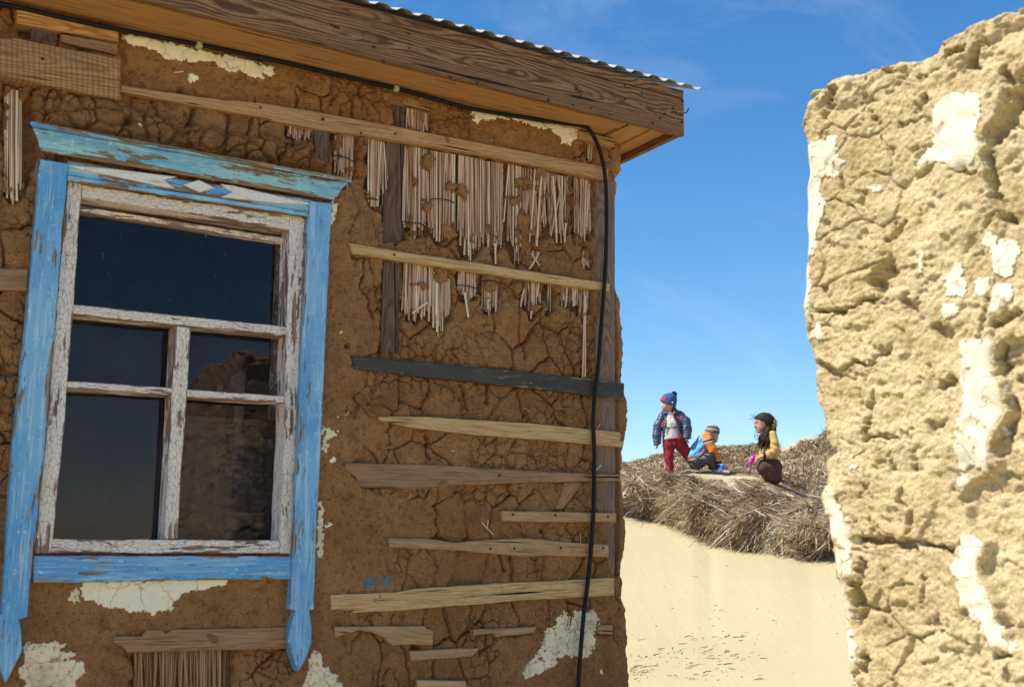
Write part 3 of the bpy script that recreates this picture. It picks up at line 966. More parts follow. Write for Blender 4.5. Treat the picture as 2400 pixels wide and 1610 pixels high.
def slab(name, x0, x1, y0, y1, z0, z1, mat, parent=house, rotz=0.0, bev=0.002):
    """horizontal plank in house coordinates (x along wall, y inward), grain along its longer side"""
    cx, cy, cz = (x0 + x1) / 2, (y0 + y1) / 2, (z0 + z1) / 2
    lx, ly, lz = (x1 - x0), (y1 - y0), (z1 - z0)
    turn = ly > lx
    if turn:
        lx, ly = ly, lx
    bm = bmesh.new()
    bmesh.ops.create_cube(bm, size=1.0)
    for v in bm.verts:
        v.co = Vector((v.co.x * lx, v.co.y * ly, v.co.z * lz))
    if bev:
        bmesh.ops.bevel(bm, geom=list(bm.edges), offset=bev, segments=1, affect='EDGES')
    uvl = bm.loops.layers.uv.new('board')
    for f in bm.faces:
        for l in f.loops:
            l[uvl].uv = (l.vert.co.x, l.vert.co.y / ly + 0.5)
    return obj(name, bm_mesh(bm, name), mat, parent, (cx, cy, cz), (0, 0, (math.pi / 2 if turn else 0) + rotz))


slab('soffit_board', -3.2, 3.20, -OF + 0.03, -0.135, ZS + 0.040, ZS + 0.062, M['soffit'])
slab('soffit_board', -3.2, 3.19, -0.130, 0.02, ZS + 0.044, ZS + 0.066, M['soffit'])
# end overhang, planks running back
slab('soffit_board', 3.205, 3.325, -OF + 0.03, 2.4, ZS + 0.036, ZS + 0.058, M['soffit'])
slab('soffit_board', 3.33, 3.425, -OF + 0.03, 2.4, ZS + 0.033, ZS + 0.055, M['soffit'])
slab('fascia_board', 3.428, XE - 0.002, -OF + 0.030, 2.4, ZS + 0.002, 3.485, M['fascia'])
slab('rafter', -3.2, 3.42, 0.05, 0.15, 3.33, 3.43, M['soffit'])


def build_roof():
    per, amp = 0.1, 0.015
    xs, zs = [], []
    x = -3.4
    while x < 3.56:
        for dx, dz in ((0, 0), (0.022, 0), (0.042, amp), (0.078, amp)):
            xs.append(x + dx)
            zs.append(dz)
        x += per
    n = len(xs)
    rows = [(-OF - 0.032, 3.494), (0.45, 3.494 + 0.795 * 0.44), (2.38, 3.50)]
    V, F = [], []
    for r, (y, z) in enumerate(rows):
        for a, b in zip(xs, zs):
            V.append((a, y, z + b))
    for r, (y, z) in enumerate(rows):
        for a, b in zip(xs, zs):
            V.append((a, y, z + b + 0.0025))
    m = 3 * n
    for r in range(2):
        for i in range(n - 1):
            a = r * n + i
            F.append((a, a + 1, a + n + 1, a + n))
            F.append((m + a, m + a + n, m + a + n + 1, m + a + 1))
    for i in range(n - 1):
        F.append((i, m + i, m + i + 1, i + 1))
    for r in range(2):
        a = r * n + n - 1
        F.append((a, m + a, m + a + n, a + n))
    obj('corrugated_sheet', npmesh('corrugated_sheet', V, F, smooth=False), M['zinc'], house)


build_roof()

# nails in the fascia
NAILS2 = [(70, 155), (110, 172), (540, 208), (545, 295), (55, 298), (388, 375), (655, 442), (795, 473), (960, 508), (1240, 582), (1390, 610), (1355, 662), (1540, 642), (1650, 662), (1560, 545), (1588, 582),
          (1855, 522), (1858, 607), (1960, 572), (2150, 663), (2147, 685), (2165, 685), (2205, 620), (2100, 697), (2072, 722), (2028, 752), (2205, 745), (1765, 700), (330, 288), (90, 168)]
NAILS1 = [(1380, 148), (1620, 205), (1855, 257), (2125, 318), (2085, 380), (1030, 63)]
bm = bmesh.new()
bmesh.ops.create_cone(bm, cap_ends=True, segments=8, radius1=0.006, radius2=0.0045, depth=0.006)
nail_me = bm_mesh(bm, 'nail')
nail_me.materials.append(M['iron'])
for k, lst in ((2, NAILS2), (1, NAILS1)):
    for x, y in PX(k, lst):
        s_, z_ = fac(x, y, OF)
        if ZS + 0.012 < z_ < 3.487:
            nl = obj('nail', nail_me, None, house, (s_, -OF - 0.001, z_), (math.pi / 2, 0, random.random()))
            q_ = random.uniform(0.7, 1.25)
            nl.scale = (q_ * random.uniform(1, 1.7), q_, 1)
for k, lst in ((6, [(1265, 435), (1545, 440), (1890, 450), (1118, 660), (1275, 657), (1580, 655), (1858, 655), (1180, 1380 - 1200)]), (2, [(15, 728), (250, 812), (458, 816)]), (1, [(250, 303), (260, 410), (2085, 770), (1680, 695)]), (5, [(515, 140)])):
    for x, y in PX(k, lst):
        s_, z_ = fac(x, y, BF)
        o_ = 0.076 if (k == 1 and x < 250) else BF
        obj('nail', nail_me, None, house, (s_, -o_ - 0.001, z_), (math.pi / 2, 0, random.random()))


def tube(name, pts, r, mat, parent=None, seg=8, closed=False, taper=None):
    pts = [Vector(p) for p in pts]
    V, F = [], []
    up = Vector((0.13, 0.31, 0.94))
    for i, p in enumerate(pts):
        d = (pts[min(i + 1, len(pts) - 1)] - pts[max(i - 1, 0)]).normalized()
        a = d.cross(up)
        if a.length < 1e-3:
            a = d.cross(Vector((1, 0, 0)))
        a.normalize()
        b = d.cross(a)
        rr = r if taper is None else r * taper[i]
        for j in range(seg):
            t = 2 * math.pi * j / seg
            V.append(p + (a * math.cos(t) + b * math.sin(t)) * rr)
    for i in range(len(pts) - 1):
        for j in range(seg):
            k = (j + 1) % seg
            F.append((i * seg + j, i * seg + k, (i + 1) * seg + k, (i + 1) * seg + j))
    me = npmesh(name, [tuple(v) for v in V], F)
    return obj(name, me, mat, parent)


def smooth_path(pts, n=8):
    P = [Vector(p) for p in pts]
    P = [2 * P[0] - P[1]] + P + [2 * P[-1] - P[-2]]
    out = []
    for i in range(1, len(P) - 2):
        for j in range(n):
            t = j / n
            a, b, c, d = P[i - 1], P[i], P[i + 1], P[i + 2]
            out.append(0.5 * ((2 * b) + (c - a) * t + (2 * a - 5 * b + 4 * c - d) * t * t + (3 * b - a - 3 * c + d) * t ** 3))
    out.append(P[-2])
    return out


# bent hook at the fascia end
hk = [fac(*PX(2, [p])[0], OF - 0.015) for p in ((2214, 690), (2228, 688), (2238, 678), (2240, 668), (2246, 662))]
tube('hook', smooth_path([(a, -OF + 0.015, b) for a, b in hk], 4), 0.003, M['iron'], house, 6)

# ------------------------------------------------------------------ reeds
reed_mes = []
for v in range(5):
    r = random.Random(v)
    zs = [0.0]
    while zs[-1] < 1:
        zs.append(min(1.0, zs[-1] + r.uniform(0.18, 0.42)))
    V, F, seg = [], [], 7
    prof = []
    for a, b in zip(zs[:-1], zs[1:]):
        prof += [(a + 0.002, 1.0), (b - 0.018, 0.96), (b - 0.008, 1.16)]
    prof[0] = (0.0, 1.0)
    prof.append((1.0, 0.97))
    bx, by = r.uniform(-.9, .9), r.uniform(-.4, .4)
    for z_, q_ in prof:
        for j in range(seg):
            t = 2 * math.pi * j / seg
            V.append((math.cos(t) * q_ + bx * math.sin(z_ * 3.1), math.sin(t) * q_ + by * math.sin(z_ * 3.1), -z_))
    for i in range(len(prof) - 1):
        for j in range(seg):
            k = (j + 1) % seg
            F.append((i * seg + j, (i + 1) * seg + j, (i + 1) * seg + k, i * seg + k))
    reed_mes.append((V, F))


def reed_set(mat):
    res = []
    for V, F in reed_mes:
        me = npmesh('reed', V, F)
        me.materials.append(mat)
        res.append(me)
    return res


REED_L, REED_D = reed_set(M['reed']), reed_set(M['reed_dark'])


def add_reed(mes, s0, z0, s1, z1, o0, o1, rad):
    a, b = Vector((s0, -o0, z0)), Vector((s1, -o1, z1))
    d = a - b
    q = d.normalized().to_track_quat('Z', 'Y') @ Matrix.Rotation(random.uniform(0, 6.28), 3, 'Z').to_quaternion()
    o = obj('reed', random.choice(mes), None, house, a, (0, 0, 0), (rad, rad, d.length))
    o.rotation_euler = q.to_euler()
    return o


def bundle(b, mes, rad0):
    k, x0, x1, t0, t1, b0, b1, n, sp = b
    for i in range(n):
        f = (i + 0.5) / n
        x = x0 + (x1 - x0) * f + random.uniform(-0.25, 0.25) * (x1 - x0) / n
        yt = t0 + (t1 - t0) * f - 6
        mid = 1 - abs(2 * f - 1)
        yb = b0 + (b1 - b0) * np.clip(0.2 + 0.6 * mid + random.uniform(-0.6, 0.4), -0.4, 1.05)
        lean = random.gauss(0, 1) * abs(sp) * 0.65 + (sp if sp < 0 else 0)
        (ax, ay), (bx, by) = PX(k, [(x, yt), (x + lean - 3, yb)])
        o0, o1 = random.uniform(-0.02, -0.004), random.uniform(-0.008, 0.010)
        s0, z0 = fac(ax, ay, o0)
        s1, z1 = fac(bx, by, o1)
        add_reed(mes, s0, z0, s1, z1, o0, o1, rad0 * random.choice((0.55, 0.7, 0.85, 0.85, 1.0, 1.25)))


for b in BUND:
    bundle(b, REED_L, 0.0036)
for b in BUND_LOW:
    bundle(b, REED_D, 0.0040)


def reed_backing():
    """the thin stalks that lie deeper in the bundles, too many to tell apart"""
    V, F, T = [], [], []
    for b in BUND:
        k, x0, x1, t0, t1, b0, b1, n, sp = b
        for i in range(int(n * 3.4)):
            f = random.random()
            x = x0 + (x1 - x0) * f
            yt = t0 + (t1 - t0) * f - 8
            yb = b0 + (b1 - b0) * (0.15 + 0.75 * random.random() * (1 - abs(2 * f - 1)) + random.uniform(-.2, .15))
            (ax, ay), (bx, by) = PX(k, [(x, yt), (x + random.gauss(0, 1) * abs(sp) * 0.6, yb)])
            o0, o1 = random.uniform(-0.032, -0.004), random.uniform(-0.02, 0.008)
            s0, z0 = fac(ax, ay, o0)
            s1, z1 = fac(bx, by, o1)
            r = random.uniform(0.0013, 0.0027)
            T += [random.random()] * 8
            c = len(V)
            for (s_, o_, z_) in ((s0, o0, z0), (s1, o1, z1)):
                for j in range(4):
                    V.append((s_ + r * math.cos(j * math.pi / 2), -o_ + r * math.sin(j * math.pi / 2), z_))
            F += [(c + j, c + (j + 1) % 4, c + 4 + (j + 1) % 4, c + 4 + j) for j in range(4)]
    o = obj('reed_backing', npmesh('reed_backing', V, F, attrs={'tint': T}), M['reed_dark2'], house)
    o['kind'] = 'stuff'


reed_backing()
# the single long reed, and loose ones hanging across
for k, a, b in ((5, (1835, 400), (1820, 990)), (5, (1842, 420), (1838, 985)), (5, (1005, 400), (1030, 575)), (5, (1213, 60), (1216, 205)), (5, (1520, 125), (1450, 240)), (5, (1465, 130), (1520, 215)),
                (2, (1420, 1075), (1440, 1480)), (2, (1500, 1360), (1490, 1475)), (2, (1470, 1150), (1405, 1440)), (5, (745, 470), (640, 545)), (2, (1310, 1030), (1285, 1400)), (2, (1350, 1060), (1320, 1500))):
    (ax, ay), (bx, by) = PX(k, [a, b])
    s0, z0 = fac(ax, ay, 0.012)
    s1, z1 = fac(bx, by, 0.016)
    add_reed(REED_L, s0, z0, s1, z1, 0.010, 0.016, 0.004)
# twine round the bundles
for k, pts in ((2, [(670, 1222), (690, 1213), (740, 1215), (790, 1225), (820, 1240)]), (2, [(505, 1350), (540, 1358), (600, 1362), (640, 1380)]), (2, [(80, 950), (120, 952), (160, 965), (205, 985)]), (2, [(288, 1208), (320, 1212), (350, 1220)]),
               (5, [(950, 350), (1000, 355), (1050, 365), (1110, 380)]), (5, [(1120, 322), (1170, 320), (1225, 328)])):
    P = [fac(x, y, 0.012) for x, y in PX(k, pts)]
    tube('twine', smooth_path([(a, -0.013 - 0.004 * (0 < i < len(P) - 1), b) for i, (a, b) in enumerate(P)], 4), 0.0028, M['iron'], house, 5)
# straw stuck to the mud
for k, a, b in ((6, (1062, 485), (1145, 568)), (6, (1100, 520), (1112, 470)), (5, (1415, 1200), (1465, 1230)), (6, (1815, 150), (1860, 108)), (6, (580, 330), (598, 295)), (5, (175, 1255), (205, 1230)), (1, (1125, 465), (1188, 457)), (6, (860, 15), (880, 22)), (6, (1575, 765), (1590, 780)), (5, (1925, 1340), (1945, 1310)), (6, (1720, 560), (1725, 625))):
    (ax, ay), (bx, by) = PX(k, [a, b])
    s0, z0 = fac(ax, ay, 0.02)
    s1, z1 = fac(bx, by, 0.03)
    h0 = max(wall_h(s0, z0), wall_h(s1, z1), wall_h((s0 + s1) / 2, (z0 + z1) / 2)) + 0.002
    o = add_reed(REED_L, s0, z0, s1, z1, h0, h0 + 0.006, 0.0022)
    o.name = 'straw'


# ------------------------------------------------------------------ limewash left on the mud
def patch(name, S, Z, h, mask, off, mat, parent, xform, label=None, ridge=None):
    """a thin flake that follows a height-field surface: offset copy of the masked cells with a rim"""
    cell = mask[:-1, :-1] & mask[:-1, 1:] & mask[1:, 1:] & mask[1:, :-1]
    if cell.sum() < 2:
        return None
    ny, nx = S.shape
    ii, jj = np.nonzero(cell)
    i0, i1, j0, j1 = ii.min(), ii.max() + 2, jj.min(), jj.max() + 2
    cell = cell[i0:i1 - 1, j0:j1 - 1]
    S, Z, h = S[i0:i1, j0:j1], Z[i0:i1, j0:j1], h[i0:i1, j0:j1]
    ny, nx = S.shape
    hb = blur(h, 3)
    top = xform(S, hb + off, Z).reshape(-1, 3)
    bot = xform(S, hb - 0.010, Z).reshape(-1, 3)
    f = gridfaces(ny, nx, cell)
    # rim quads
    idx = np.arange(ny * nx).reshape(ny, nx)
    pad = np.zeros((ny + 1, nx + 1), bool)
    pad[1:-1, 1:-1] = cell
    rim = []
    n0 = ny * nx
    for (a, b, cond) in (
            (idx[:-1, :-1], idx[:-1, 1:], cell & ~pad[:-2, 1:-1]), (idx[1:, 1:], idx[1:, :-1], cell & ~pad[2:, 1:-1]),
            (idx[1:, :-1], idx[:-1, :-1], cell & ~pad[1:-1, :-2]), (idx[:-1, 1:], idx[1:, 1:], cell & ~pad[1:-1, 2:])):
        A, B = a[cond], b[cond]
        rim.append(np.stack([A, A + n0, B + n0, B], -1))
    F = np.concatenate([f] + rim)
    V, F = compact(np.concatenate([top, bot]), F)
    me = npmesh(name, V, F)
    o = obj(name, me, mat, parent)
    if label:
        o['label'] = label
    return o


def facade_flakes():
    S, Z, h, X, Y = (WALL[k] for k in ('S', 'Z', 'h', 'X', 'Y'))
    Xw, Yw = X + 9 * fbm(S * 55, Z * 55, 131, 5, 0.65), Y + 9 * fbm(S * 55, Z * 55, 137, 5, 0.65)
    ho = sstep(-0.60, -0.3, fbm(S * 27, Z * 27, 139, 3))
    xf = lambda s, o, z: np.stack([s, -o, z], -1)
    FL = [
        (1, [(775, 215), (1010, 265), (1150, 300), (1280, 325), (1480, 370), (1680, 420), (1750, 445), (1765, 500), (1740, 512), (1690, 490), (1680, 523), (1570, 500), (1560, 485), (1440, 455), (1380, 445), (1370, 400), (1310, 415), (1250, 410), (1150, 400), (1100, 395), (1060, 385), (1000, 350), (900, 310), (820, 310), (790, 260)], 'lime'),
        (1, [(1192, 480), (1270, 487), (1285, 522), (1240, 543), (1200, 535)], 'lime'),
        (2, [(908, 675), (1050, 695), (1200, 715), (1400, 755), (1585, 785), (1560, 840), (1530, 885), (1480, 900), (1450, 875), (1440, 835), (1380, 800), (1250, 770), (1150, 735), (1070, 730), (1040, 745), (920, 755)], 'lime'),
        (4, [(523, 865), (1480, 850), (1475, 905), (1400, 915), (1330, 940), (1260, 945), (1185, 940), (1160, 1000), (1130, 1030), (1130, 1070), (1060, 1080), (980, 1093), (920, 1070), (840, 1085), (790, 1050), (650, 1040), (610, 1010), (526, 1000)], 'lime'),
        (4, [(440, 1010), (460, 930), (518, 890), (516, 1005), (480, 1022)], 'lime_dirty'),
        (4, [(145, 1265), (430, 1265), (440, 1300), (390, 1330), (495, 1325), (495, 1370), (420, 1390), (555, 1390), (565, 1420), (545, 1480), (500, 1530), (480, 1600), (180, 1600), (95, 1440), (140, 1400)], 'lime_dirty'),
        (6, [(1315, 1500), (1330, 1410), (1420, 1330), (1450, 1240), (1480, 1170), (1540, 1150), (1530, 1110), (1600, 1060), (1640, 1100), (1690, 1050), (1740, 1070), (1790, 1050), (1825, 1120), (1810, 1200), (1790, 1300), (1760, 1360), (1700, 1385), (1600, 1360), (1540, 1380), (1530, 1430), (1480, 1460), (1400, 1490), (1330, 1520)], 'lime_dirty'),
        (1, [(2120, 1300), (2180, 1310), (2175, 1370), (2140, 1450), (2110, 1450)], 'lime'),
        (3, [(2100, 1390), (2200, 1420), (2210, 1450), (2150, 1490), (2130, 1568), (2090, 1568)], 'lime_dirty'),
        (4, [(2070, 330), (2115, 360), (2110, 450), (2120, 600), (2110, 720), (2060, 730), (2060, 600)], 'lime_dirty'),
        (4, [(2030, 1300), (2120, 1370), (2100, 1430), (2180, 1460), (2230, 1530), (2230, 1600), (1960, 1600), (1990, 1480), (2010, 1400)], 'lime_dirty'),
    ]
    for k, x, y, r in ((6, 70, 75, 26), (6, 40, 510, 22), (6, 40, 1220, 15), (5, 135, 690, 15), (5, 115, 1280, 15), (6, 55, 265, 10), (6, 15, 350, 16), (6, 1835, 1465, 20), (4, 2140, 500, 22), (4, 2175, 85, 20), (3, 2205, 1350, 14), (1, 1178, 905, 18), (1, 890, 842, 20), (4, 2160, 1220, 14), (6, 30, 800, 12)):
        FL.append((k, [(x + r * random.uniform(.6, 1.1) * math.cos(t), y + r * random.uniform(.6, 1.1) * math.sin(t)) for t in np.linspace(0, 6.28, 8)[:-1]], 'lime'))
    for i, (k, p, m) in enumerate(FL):
        mask = inpoly(Xw, Yw, PX(k, p))
        if m == 'lime_dirty':
            mask &= ho > 0.04
        patch('plaster_flake', S, Z, h, mask, 0.004 if i < 11 else 0.005, M[m], house, xf)


facade_flakes()

# faded teal stencil print on the mud under the lowest long batten: loose brush-like strokes, as worn as in the photo
tealm = mat_plain('teal_print', (0.035, 0.23, 0.33), 0.8, 0.45, 220, 0.2, 0.002)


def stencil():
    S, Z, h, X, Y = (WALL[k] for k in ('S', 'Z', 'h', 'X', 'Y'))
    cx, cy = 820, 1320
    q = 2338 / 120
    shapes = [[(640, 800), (700, 660), (950, 630), (880, 720), (1000, 700), (1180, 690), (1230, 610), (1320, 620), (1310, 740), (1180, 800), (1000, 800), (1000, 880), (900, 910), (760, 920), (640, 880), (600, 930), (540, 900), (560, 850)],
              [(560, 970), (1140, 950), (1130, 1040), (600, 1070)], [(1420, 680), (1500, 600), (1640, 600), (1700, 690), (1880, 640), (1870, 740), (1420, 760)], [(1500, 800), (1790, 780), (1780, 840), (1520, 870)],
              [(1320, 1040), (1350, 930), (1760, 920), (1780, 1050), (1500, 1060)], [(1340, 880), (1440, 800), (1450, 850)]]
    s = np.linspace(*sorted([fac(845, 1362)[0], fac(920, 1362)[0]]), 110)
    z = np.linspace(fac(885, 1378)[1], fac(885, 1346)[1], 50)
    SS, ZZ = np.meshgrid(s, z)
    P = np.stack([SS, 0 * SS, ZZ], -1) @ HM.T + HP
    XX, YY = to_px(P)
    XX = (XX - cx) * q
    YY = (YY - cy) * q
    xw = XX + 45 * fbm(SS * 260, ZZ * 260, 141, 3)
    yw = YY + 45 * fbm(SS * 260, ZZ * 260, 147, 3)
    m = np.zeros(SS.shape, bool)
    for p in shapes:
        m |= inpoly(xw, yw, p)
    m &= fbm(SS * 190, ZZ * 300, 149, 3) > -0.36
    hh = np.full(SS.shape, 0.0)
    for i in range(SS.shape[0]):
        for j in range(SS.shape[1]):
            hh[i, j] = wall_h(SS[i, j], ZZ[i, j])
    patch('stencil_print', SS, ZZ, blur(hh, 4), m, 0.0035, tealm, house, lambda a, o, b: np.stack([a, -o, b], -1), label='faded teal stencilled print')


stencil()

# ------------------------------------------------------------------ window
GD = -0.075                       # glass plane
SF = 0.030                        # sash front
CF = 0.058                        # casing front
# lining of the opening is the window part that carries the others
bm = bmesh.new()
qo = OPEN
vo = [bm.verts.new((a, 0.05, b)) for a, b in qo]
vi = [bm.verts.new((a, 0.30, b)) for a, b in qo]
for i in range(4):
    j = (i + 1) % 4
    bm.faces.new([vo[i], vo[j], vi[j], vi[i]])
uvl = bm.loops.layers.uv.new('board')
window = obj('window', bm_mesh(bm, 'window_lining'), M['white'], house)
window['label'] = 'window with flaking blue casing and white sash'


def wb(name, pts, o0, o1, mat, **kw):
    return board(name, facpts(0, pts, o1), o0, o1, mat, window, **kw)


B, BW, W = M['blue'], M['blue_worn'], M['white']
# casing
wb('casing_board', [(90, 372), (161, 384), (150, 500), (127, 790), (104, 1060), (73, 1364), (64, 1445), (46, 1451), (50, 1480), (52, 1525), (14, 1600), (-20, 1520), (-12, 1440), (5, 1437), (30, 1036), (62, 760), (84, 500)], 0.0, CF, B, seed=61, step=0.03)
wb('casing_board', [(727, 470), (780, 478), (777, 500), (765, 760), (752, 1050), (739, 1318), (736, 1427), (725, 1430), (731, 1470), (730, 1507), (716, 1545), (700, 1573), (687, 1535), (675, 1500), (683, 1465), (693, 1430), (677, 1427), (684, 1380), (686, 1300), (696, 1060), (709, 780), (721, 536)], 0.0, CF + 0.002, B, seed=62, step=0.03)
wb('apron_board', [(78, 1302), (684, 1303), (684, 1356), (77, 1366)], 0.0, CF - 0.012, B, seed=63, step=0.03)
wb('frieze_board', facpts and PX(1, [(436, 1035), (2000, 1285), (1998, 1396), (438, 1162)]), 0.0, CF - 0.010, BW, seed=64)
# raised moulding along the lower edge of the frieze
wb('moulding', PX(1, [(438, 1132), (1998, 1366), (1998, 1400), (438, 1164)]), CF - 0.010, CF + 0.004, BW, seed=68)
# cornice: profile swept along the head
A0 = fac(*PX(1, [(262, 985)])[0], 0.06)
A1 = fac(*PX(1, [(2150, 1285)])[0], 0.06)
zt0 = fac(*PX(1, [(215, 790)])[0], 0.12)
zt1 = fac(*PX(1, [(2240, 1140)])[0], 0.12)
zb = (A0[1] + A1[1]) / 2
zt = (zt0[1] + zt1[1]) / 2
Hc = zt - zb
prof = [(0.055, 0.0), (0.066, 0.0), (0.068, 0.10), (0.075, 0.14), (0.078, 0.22), (0.084, 0.38), (0.096, 0.56), (0.106, 0.70), (0.108, 0.76), (0.100, 0.77), (0.100, 0.80), (0.122, 0.81), (0.123, 0.96), (0.119, 1.0), (0.0, 1.0)]


def cornice():
    V, F = [], []
    nseg = 60
    rr = random.Random(3)
    for i in range(nseg + 1):
        t = i / nseg
        for o, zz in prof:
            # mitred flare at the two ends
            e = (o - 0.066)
            x0, x1 = A0[0] - 0.9 * e, A1[0] + 0.9 * e
            V.append((x0 + (x1 - x0) * t, -(o + rr.uniform(-.0008, .0008)), zb + Hc * zz + rr.uniform(-.0012, .0012)))
    k = len(prof)
    for i in range(nseg):
        for j in range(k - 1):
            F.append((i * k + j, (i + 1) * k + j, (i + 1) * k + j + 1, i * k + j + 1))
    me = bpy.data.meshes.new('cornice')
    V = [(x - 1.2, y + 0.06, z - zb) for x, y, z in V]
    me.from_pydata(V, [], F + [tuple(range(k))[::-1], tuple(nseg * k + j for j in range(k))])
    uv = me.uv_layers.new(name='board')
    for l in me.loops:
        v = me.vertices[l.vertex_index].co
        uv.data[l.index].uv = (v.x, np.clip(v.z / Hc, 0, 1))
    obj('cornice', me, BW, window, (1.2, -0.06, zb))


cornice()
OR = M['ornament']
of1 = CF - 0.010
board('ornament', facpts(1, [(425, 1065), (700, 1085), (1140, 1140), (1055, 1160), (1130, 1215), (1050, 1205), (800, 1150), (560, 1100)], of1 + .009), of1, of1 + 0.010, OR, window, seed=65, jit=.0004)
board('ornament', facpts(1, [(2050, 1320), (1800, 1310), (1420, 1272), (1500, 1240), (1424, 1186), (1500, 1195), (1800, 1265)], of1 + .009), of1, of1 + 0.010, OR, window, seed=66, jit=.0004)
board('ornament', facpts(1, [(1180, 1190), (1285, 1160), (1385, 1210), (1290, 1240)], of1 + .009), of1, of1 + 0.010, OR, window, seed=67, jit=.0004)
# sash
wb('sash_stile', [(160, 425), (191, 431), (187, 500), (173, 707), (155, 930), (150, 1010), (123, 1270), (119, 1297), (80, 1297), (104, 1060), (127, 790), (150, 500)], GD, SF, W, seed=71)
wb('sash_stile', [(678, 512), (718, 511), (718, 540), (708, 800), (696, 1060), (680, 1297), (655, 1296), (656, 1264), (668, 1000), (673, 760), (679, 536)], GD, SF, W, seed=72)
wb('sash_rail', [(191, 432), (714, 509), (679, 538), (192, 461)], GD - 0.03, SF - 0.002, W, seed=73)
wb('sash_rail', [(123, 1262), (655, 1266), (655, 1297), (119, 1296)], GD, SF - 0.003, W, seed=74)
wb('transom', [(168, 713), (672, 765), (672, 786), (168, 736)], GD, SF - 0.004, W, seed=75)
wb('muntin', [(412, 764), (448, 768), (436, 960), (424, 1120), (417, 1262), (385, 1262), (398, 1050), (405, 900)], GD + 0.002, SF - 0.007, W, seed=76)
wb('muntin', [(156, 892), (410, 910), (408, 925), (156, 912)], GD + 0.003, SF - 0.009, W, seed=77)
wb('muntin', [(438, 912), (668, 928), (666, 944), (438, 930)], GD + 0.003, SF - 0.009, W, seed=78)
# slim glazing beads behind the head rail
wb('glazing_bead', [(186, 482), (684, 560), (684, 574), (186, 498)], GD - 0.01, GD + 0.03, W, seed=79)


def pane(pts, mat, o, label=None):
    q = facpts(0, pts, o)
    bm = bmesh.new()
    bm.faces.new([bm.verts.new((a, -o, b)) for a, b in q])
    ob = obj('pane', bm_mesh(bm, 'pane'), mat, window)
    if label:
        ob['label'] = label


pane([(150, 455), (690, 535), (690, 790), (140, 725)], M['glass_clear'], GD + 0.004)
pane([(140, 725), (425, 752), (410, 920), (125, 905)], M['glass_hazy'], GD + 0.0042)
pane([(425, 752), (690, 785), (690, 940), (415, 920)], M['glass_hazy'], GD + 0.0044)
pane([(125, 905), (412, 922), (400, 1285), (100, 1285)], M['glass_hazy'], GD + 0.0046)
pane([(415, 922), (690, 940), (675, 1285), (400, 1285)], M['glass_clear'], GD + 0.0048)


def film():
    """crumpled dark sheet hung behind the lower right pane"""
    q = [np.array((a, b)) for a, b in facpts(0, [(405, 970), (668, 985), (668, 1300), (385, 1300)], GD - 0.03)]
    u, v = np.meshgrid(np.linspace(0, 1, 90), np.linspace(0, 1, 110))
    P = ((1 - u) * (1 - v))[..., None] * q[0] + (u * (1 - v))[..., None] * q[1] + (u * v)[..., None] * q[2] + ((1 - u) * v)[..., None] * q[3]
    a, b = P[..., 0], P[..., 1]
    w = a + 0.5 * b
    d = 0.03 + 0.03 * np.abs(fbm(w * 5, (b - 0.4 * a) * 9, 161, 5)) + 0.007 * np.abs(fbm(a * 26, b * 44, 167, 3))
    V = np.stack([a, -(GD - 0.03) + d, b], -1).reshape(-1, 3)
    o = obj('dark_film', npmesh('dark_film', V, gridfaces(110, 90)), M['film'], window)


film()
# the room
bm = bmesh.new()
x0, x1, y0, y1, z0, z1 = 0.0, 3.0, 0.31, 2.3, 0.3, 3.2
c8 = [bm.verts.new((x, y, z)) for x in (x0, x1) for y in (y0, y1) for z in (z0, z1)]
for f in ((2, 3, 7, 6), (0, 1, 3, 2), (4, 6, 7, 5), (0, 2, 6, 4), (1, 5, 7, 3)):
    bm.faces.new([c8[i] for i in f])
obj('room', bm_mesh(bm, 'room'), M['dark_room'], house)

# ------------------------------------------------------------------ cable with clips
cpts = []
for k, x, y, o in ((1, -300, -30, 0.05), (1, 100, 45, 0.05), (1, 400, 115, 0.05), (1, 780, 195, 0.05), (1, 1280, 290, 0.05), (1, 1800, 398, 0.05), (1, 2338, 525, 0.05), (2, 460, 540, 0.05), (2, 760, 620, 0.05), (2, 920, 662, 0.05), (2, 1250, 718, 0.05),
                   (2, 1500, 755, 0.06), (2, 1600, 768, 0.075), (2, 1645, 800, 0.085), (2, 1690, 880, 0.08), (2, 1725, 1000, 0.065), (2, 1740, 1120, 0.055), (2, 1745, 1250, 0.05), (5, 1985, 50, 0.045), (5, 1975, 300, 0.045), (5, 1950, 640, 0.045), (5, 1930, 900, 0.045),
                   (5, 1905, 1120, 0.045), (5, 1895, 1300, 0.045), (5, 1903, 1500, 0.045), (6, 1800, 100, 0.045), (6, 1795, 400, 0.045), (6, 1780, 650, 0.045), (6, 1755, 900, 0.045), (6, 1730, 1100, 0.045), (6, 1705, 1400, 0.045), (6, 1695, 1600, 0.05), (6, 1690, 1900, 0.06)):
    a, b = fac(*PX(k, [(x, y)])[0], o)
    w = HM @ np.array([a, -o, b]) + HP
    cpts.append(tuple(w))
cable = tube('cable', smooth_path(cpts, 6), 0.0098, M['rubber'], None, 10)
tag(cable, 'black cable running under the eave and hanging down the mud wall', 'cable')
for k, x, y in ((1, 1282, 296), (2, 462, 542)):
    a, b = fac(*PX(k, [(x, y)])[0], 0.05)
    bm = bmesh.new()
    bmesh.ops.create_cube(bm, size=1)
    for v in bm.verts:
        v.co = Vector((v.co.x * 0.026, v.co.y * 0.026, v.co.z * 0.023))
    bmesh.ops.bevel(bm, geom=list(bm.edges), offset=0.004, segments=2, affect='EDGES')
    me = bm_mesh(bm, 'clip')
    w = HM @ np.array([a, -0.05, b]) + HP
    obj('clip', me, M['clip'], cable, w, (0, 0.15, WA))

